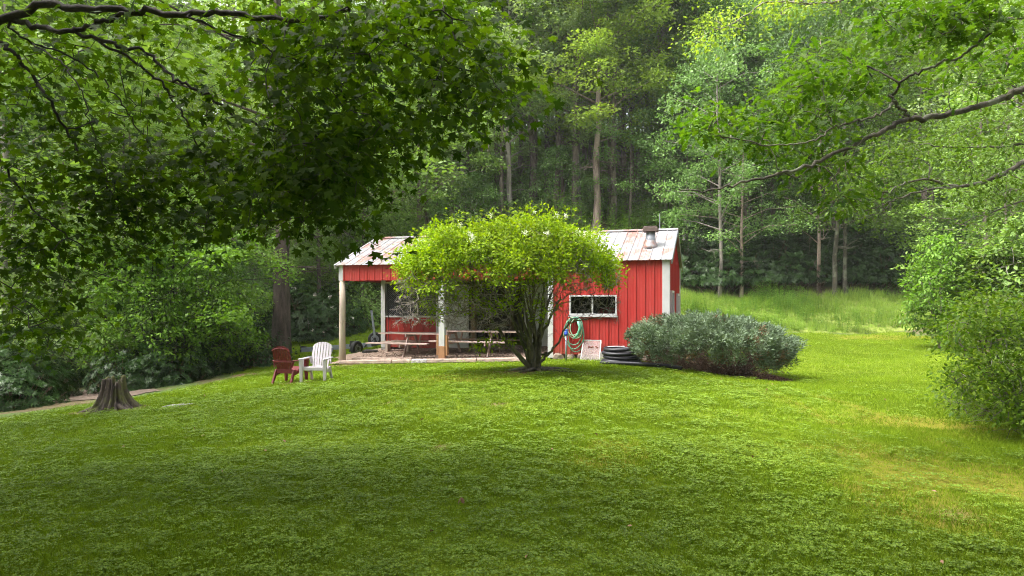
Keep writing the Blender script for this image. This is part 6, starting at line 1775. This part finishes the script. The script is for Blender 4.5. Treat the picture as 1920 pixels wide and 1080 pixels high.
# ------------------------------------------------------------------ rhododendrons and dark undergrowth
rgp = np.random.default_rng(77)
rl = [(1290, 40, 'rhof', 1.25, 'rhododendron with pale blossoms beside the shed gable'), (1320, 42, 'rhof', 1.5, 'taller blossoming rhododendron behind the one at the gable')]
for px, D, kd, s_, lb in rl: place(kd, px, D, lb, None, None, s_, None, None, 'rhododendron', 'shrub', 'rhododendrons on the bank')
k = 0
for px in range(1345, 1760, 34):
    for D in (40.3, 43.5):
        kd = 'rho%d' % (k % 3); s_ = rgp.uniform(1.15, 1.6); k += 1
        place(kd, px + rgp.uniform(-12, 12), D + rgp.uniform(-1, 1), 'dark rhododendron in the shadow behind the meadow bank', None, None, s_, None, None, 'rhododendron', 'shrub', 'dark rhododendrons behind the meadow')
for px, D, s_, lb, lm, kd in [(445, 25.2, 0.8, 'dark rounded azalea left of the massive trunk', 'rhodo', 'azal0'), (490, 24.6, 0.85, 'dark rounded azalea right before the massive trunk', 'rhodo', 'azal1'),
                      (585, 31.5, 1.1, 'dark shrub right of the massive trunk', 'rhodo', 'rhof'), (625, 33, 1.15, 'dark shrub seen left of the round corner post', 'rhodo', 'rho1'), (665, 34.5, 1.15, 'dark shrub seen between the porch posts', 'crown_green', 'azal0'), (705, 36, 1.2, 'green shrub behind the trailer mast', 'crown_green', 'azal1'), (560, 34, 1.5, 'tall dark shrub behind the massive trunk', 'rhodo', 'rho0'),
                      (250, 21.5, 0.8, 'dark rhododendron right behind the stump', 'rhodo', 'rho1'), (310, 21.8, 0.75, 'dark rhododendron right of the stump', 'rhodo', 'rho2'), (375, 24.0, 1.0, 'dark rhododendron at the shaded lawn corner', 'rhodo', 'rho0'), (340, 25.5, 1.3, 'tall dark rhododendron under the bright small tree', 'crown_grey', 'rhof'),
                      (180, 25.5, 1.2, 'rhododendron beyond the dirt path', 'crown_grey', 'rho2'), (100, 26, 1.4, 'tall rhododendron at the far side of the path', 'crown_grey', 'rho1'), (40, 20, 0.85, 'dark bush at the left edge by the path', 'rhodo', 'rho0'), (5, 18.0, 0.8, 'nearest dark bush at the left edge', 'rhodo', 'rho2'), (90, 22.5, .7, 'low dark bush between path and left edge', 'rhodo', 'rho1'), (20, 25, 1.5, 'tall dim bush at the left edge', 'crown_dark', 'rho0'), (-60, 19, 1.2, 'dark bush just outside the left edge', 'rhodo', 'rho1')]:
    place(kd, px, D, lb, lm, None, s_, None, None, 'dark_shrub', 'shrub', 'dark shrubs at the forest edge')
k = 0
for px, D in [(430, 33), (380, 36), (300, 34), (230, 37), (150, 35), (60, 36), (480, 38), (760, 41), (820, 43), (880, 44), (640, 40), (980, 46), (1050, 47), (1130, 48), (1210, 47), (1800, 40), (1870, 38), (1940, 35), (1840, 45), (700, 43), (560, 42), (930, 50), (1000, 53), (1080, 54), (1160, 55), (860, 52)]:
    k += 1
    place(['rho0', 'sapb0', 'sapb1'][k % 3], px, D, 'dim undergrowth shrub between the trunks of the forest', ['crown_green', 'crown_mint', 'crown_green'][k % 3], None, rgp.uniform(0.8, 1.2), None, None, 'forest_shrub', 'shrub', 'undergrowth shrubs in the forest')

# ------------------------------------------------------------------ the forest behind, many of a kind
cnt = 0
spots_ = []
def far_spot(x, y, kd, lm, bm_, s_, sx):
    pxx = CX + F * x / y if y > 5 else 0
    if y > 58 and (1130 < pxx < 1222 or 1668 < pxx < 1712): return
    hue = {'crown_grey': 'grey green', 'crown_mint': 'cool green', 'crown_green': 'mid green', 'crown_yellow': 'yellow green', 'crown_dark': 'dark green'}[lm]
    place(kd, 0, 0, hue + ' ' + {'l': 'low spreading tree on the wooded crest behind the clearing', 'o': 'airy crowned tree standing among the trunks behind the clearing', 't': 'tall forest tree standing in the woods behind the clearing', 'm': 'leafy mid sized tree in the woods behind the clearing', 'c': 'dark hemlock standing in the woods behind the clearing'}[kd[0]], lm, bm_, s_, sx, None,
          {'l': 'spreading_tree', 'o': 'airy_tree', 't': 'forest_tree', 'm': 'understorey_tree', 'c': 'hemlock_tree'}[kd[0]], group={'o': 'airy trees among the trunks', 'l': 'low trees of the far crest', 't': 'tall trees of the far forest', 'm': 'leafy trees of the far forest', 'c': 'hemlocks of the far forest'}[kd[0]], xy=(x, y), rg=rgp)
tries = 0
while cnt < 105 and tries < 8000:
    tries += 1
    D = 46 + 50 * rgp.random() ** 0.9
    px = rgp.uniform(-150, 2070)
    x, y = at(px, D)
    if any((x - a) ** 2 + (y - b) ** 2 < 3.2 ** 2 for a, b in spots_): continue
    if D < 50 and 700 < px < 1300: continue
    spots_.append((x, y)); cnt += 1
    u_ = rgp.random()
    if 840 < px < 1260 and D < 66: u_ = max(u_, .63)
    mid = 850 < px < 1700
    if u_ < 0.07: far_spot(x, y, 'con%d' % rgp.integers(2), 'crown_dark', 'bark_brown', rgp.uniform(.8, 1.2), rgp.uniform(.9, 1.2))
    elif u_ < (0.62 if mid or D > 70 else 0.42): far_spot(x, y, 'mid%d' % rgp.integers(3), ['crown_grey', 'crown_mint', 'crown_green'][rgp.integers(3)], 'bark_brown', rgp.uniform(.9, 1.5), rgp.uniform(1, 1.5))
    else: far_spot(x, y, 'tall%d' % rgp.integers(4), ['crown_grey', 'crown_mint', 'crown_green', 'crown_yellow'][rgp.integers(4)], ['bark_brown', 'bark_grey'][rgp.integers(2)], rgp.uniform(.85, 1.1), rgp.uniform(.8, 1.1))
# leafy layers in the middle of the view
for k, (px, D, kd, lm, s_, sx) in enumerate([(930, 56, 'mid1', 'crown_grey', 1.5, 1.6), (1000, 60, 'mid0', 'crown_mint', 1.6, 1.5), (1060, 62, 'mid2', 'crown_grey', 1.6, 1.6), (1140, 60, 'mid1', 'crown_green', 1.6, 1.5), (1200, 62, 'mid0', 'crown_mint', 1.5, 1.6), (1270, 58, 'mid2', 'crown_mint', 1.6, 1.6), (1350, 56, 'mid1', 'crown_mint', 1.7, 1.6), (1430, 60, 'mid0', 'crown_grey', 1.7, 1.6), (1500, 56, 'mid2', 'crown_green', 1.6, 1.6), (1580, 58, 'mid1', 'crown_mint', 1.6, 1.6), (870, 58, 'mid2', 'crown_grey', 1.5, 1.6),
                               (1075, 46.5, 'open2', 'crown_yellow', 1.0, 1.3), (1150, 46.2, 'open0', 'crown_yellow', 0.95, 1.2), (1045, 47.5, 'open1', 'crown_grey', 0.95, 1.2), (1225, 48.5, 'open2', 'crown_green', 1.0, 1.2), (1170, 48, 'open1', 'crown_yellow', 1.0, 1.2), (1000, 48, 'open0', 'crown_grey', 1.0, 1.3), (1310, 46, 'mid0', 'crown_mint', 1.25, 1.3), (1400, 46, 'mid2', 'crown_mint', 1.3, 1.3), (1480, 47, 'open0', 'crown_mint', 0.9, 1.3),  (1560, 48, 'open2', 'crown_green', 1.0, 1.3), (1640, 48, 'mid0', 'crown_green', 1.3, 1.3), (880, 50, 'open2', 'crown_green', 1.0, 1.3)]):
    x, y = at(px, D); far_spot(x, y, kd, lm, 'bark_brown', s_, sx)
# slim poles standing close together behind the roof
for i in range(26):
    px = 850 + i * 18.5 + rgp.uniform(-7, 7); x, y = at(px, rgp.uniform(45.2, 55))
    place('pole%d' % (i % 2), 0, 0, 'slim bare trunk among others above the shed roof', ['crown_grey', 'crown_green', 'crown_mint'][i % 3], ['bark_grey', 'bark_brown', 'bark_pink'][rgp.integers(3)], rgp.uniform(.9, 1.1), rgp.uniform(.7, 1.15), None, 'slim_tree', group='slim trunks above the shed roof', xy=(x, y), rg=rgp)
# woods behind and beside the photographer
for (x, y, kd) in [(-11, -4, 'tall0'), (-6, -9, 'tall1'), (0, -8, 'tall2'), (6, -10, 'tall3'), (-14, 3, 'open0'), (-10, -12, 'tall2'), (-18, -3, 'tall3'), (11, -7, 'tall1'), (-3, -14, 'open1'), (4, -16, 'tall0'), (-20, 8, 'tall1'), (-12, 11, 'mid1'), (-2.5, -4.5, 'open1'), (4.5, -5, 'open0'), (1, -11, 'open2'), (9, -12, 'tall2')]:
    far_spot(x, y, kd, 'crown_green', 'bark_brown', 1.0, 1.4)
# left and right flanks of the clearing, nearer
for px, D, kd, lm in [(-120, 22, 'mid0', 'crown_dark'), (-60, 28, 'tall1', 'crown_green'), (110, 34, 'tall3', 'crown_grey'), (160, 38, 'tall0', 'crown_green'), (250, 33, 'mid1', 'crown_green'), (300, 40, 'tall2', 'crown_grey'), (390, 38, 'mid2', 'crown_yellow'), (440, 42, 'tall1', 'crown_green'), (480, 36, 'mid0', 'crown_grey'), (60, 42, 'con0', 'crown_dark'), (350, 46, 'con1', 'crown_dark'), (640, 47, 'tall3', 'crown_green'), (560, 46, 'tall0', 'crown_grey'), (720, 49, 'tall1', 'crown_grey'),
                      (2010, 25, 'mid1', 'crown_green'), (2100, 30, 'tall0', 'crown_green'), (1960, 36, 'tall2', 'crown_grey'), (1890, 42, 'tall3', 'crown_green'), (1820, 46, 'con0', 'crown_dark'), (1650, 50, 'con1', 'crown_dark'), (1500, 50, 'con0', 'crown_dark'), (1405, 52, 'con1', 'crown_dark')]:
    x, y = at(px, D); far_spot(x, y, kd, lm, 'bark_brown', rgp.uniform(.9, 1.05), 1.0)
# the far edge of the wood on the crest: broad crowns from the ground up close the view
for i in range(42):
    x, y = -75 + i * 3.6 + rgp.uniform(-1, 1), rgp.uniform(84, 108)
    far_spot(x, y, 'mid%d' % rgp.integers(3), ['crown_grey', 'crown_mint', 'crown_green', 'crown_grey'][rgp.integers(4)], 'bark_brown', rgp.uniform(1.1, 1.9), rgp.uniform(1.4, 2.0))
for i in range(46):
    x, y = -72 + i * 3.2 + rgp.uniform(-1, 1), rgp.uniform(72, 84)
    far_spot(x, y, 'low%d' % rgp.integers(2), ['crown_grey', 'crown_mint', 'crown_green', 'crown_grey'][rgp.integers(4)], 'bark_brown', rgp.uniform(1.0, 1.7), rgp.uniform(1.2, 2.0))
hz = MB().box(-304, 304, -304, 404, -22, 70).build('haze', M['haze'])
tag(hz, 'thin pale summer haze between the trees', 'haze', kind='stuff')
print('scene done', len(bpy.data.objects))
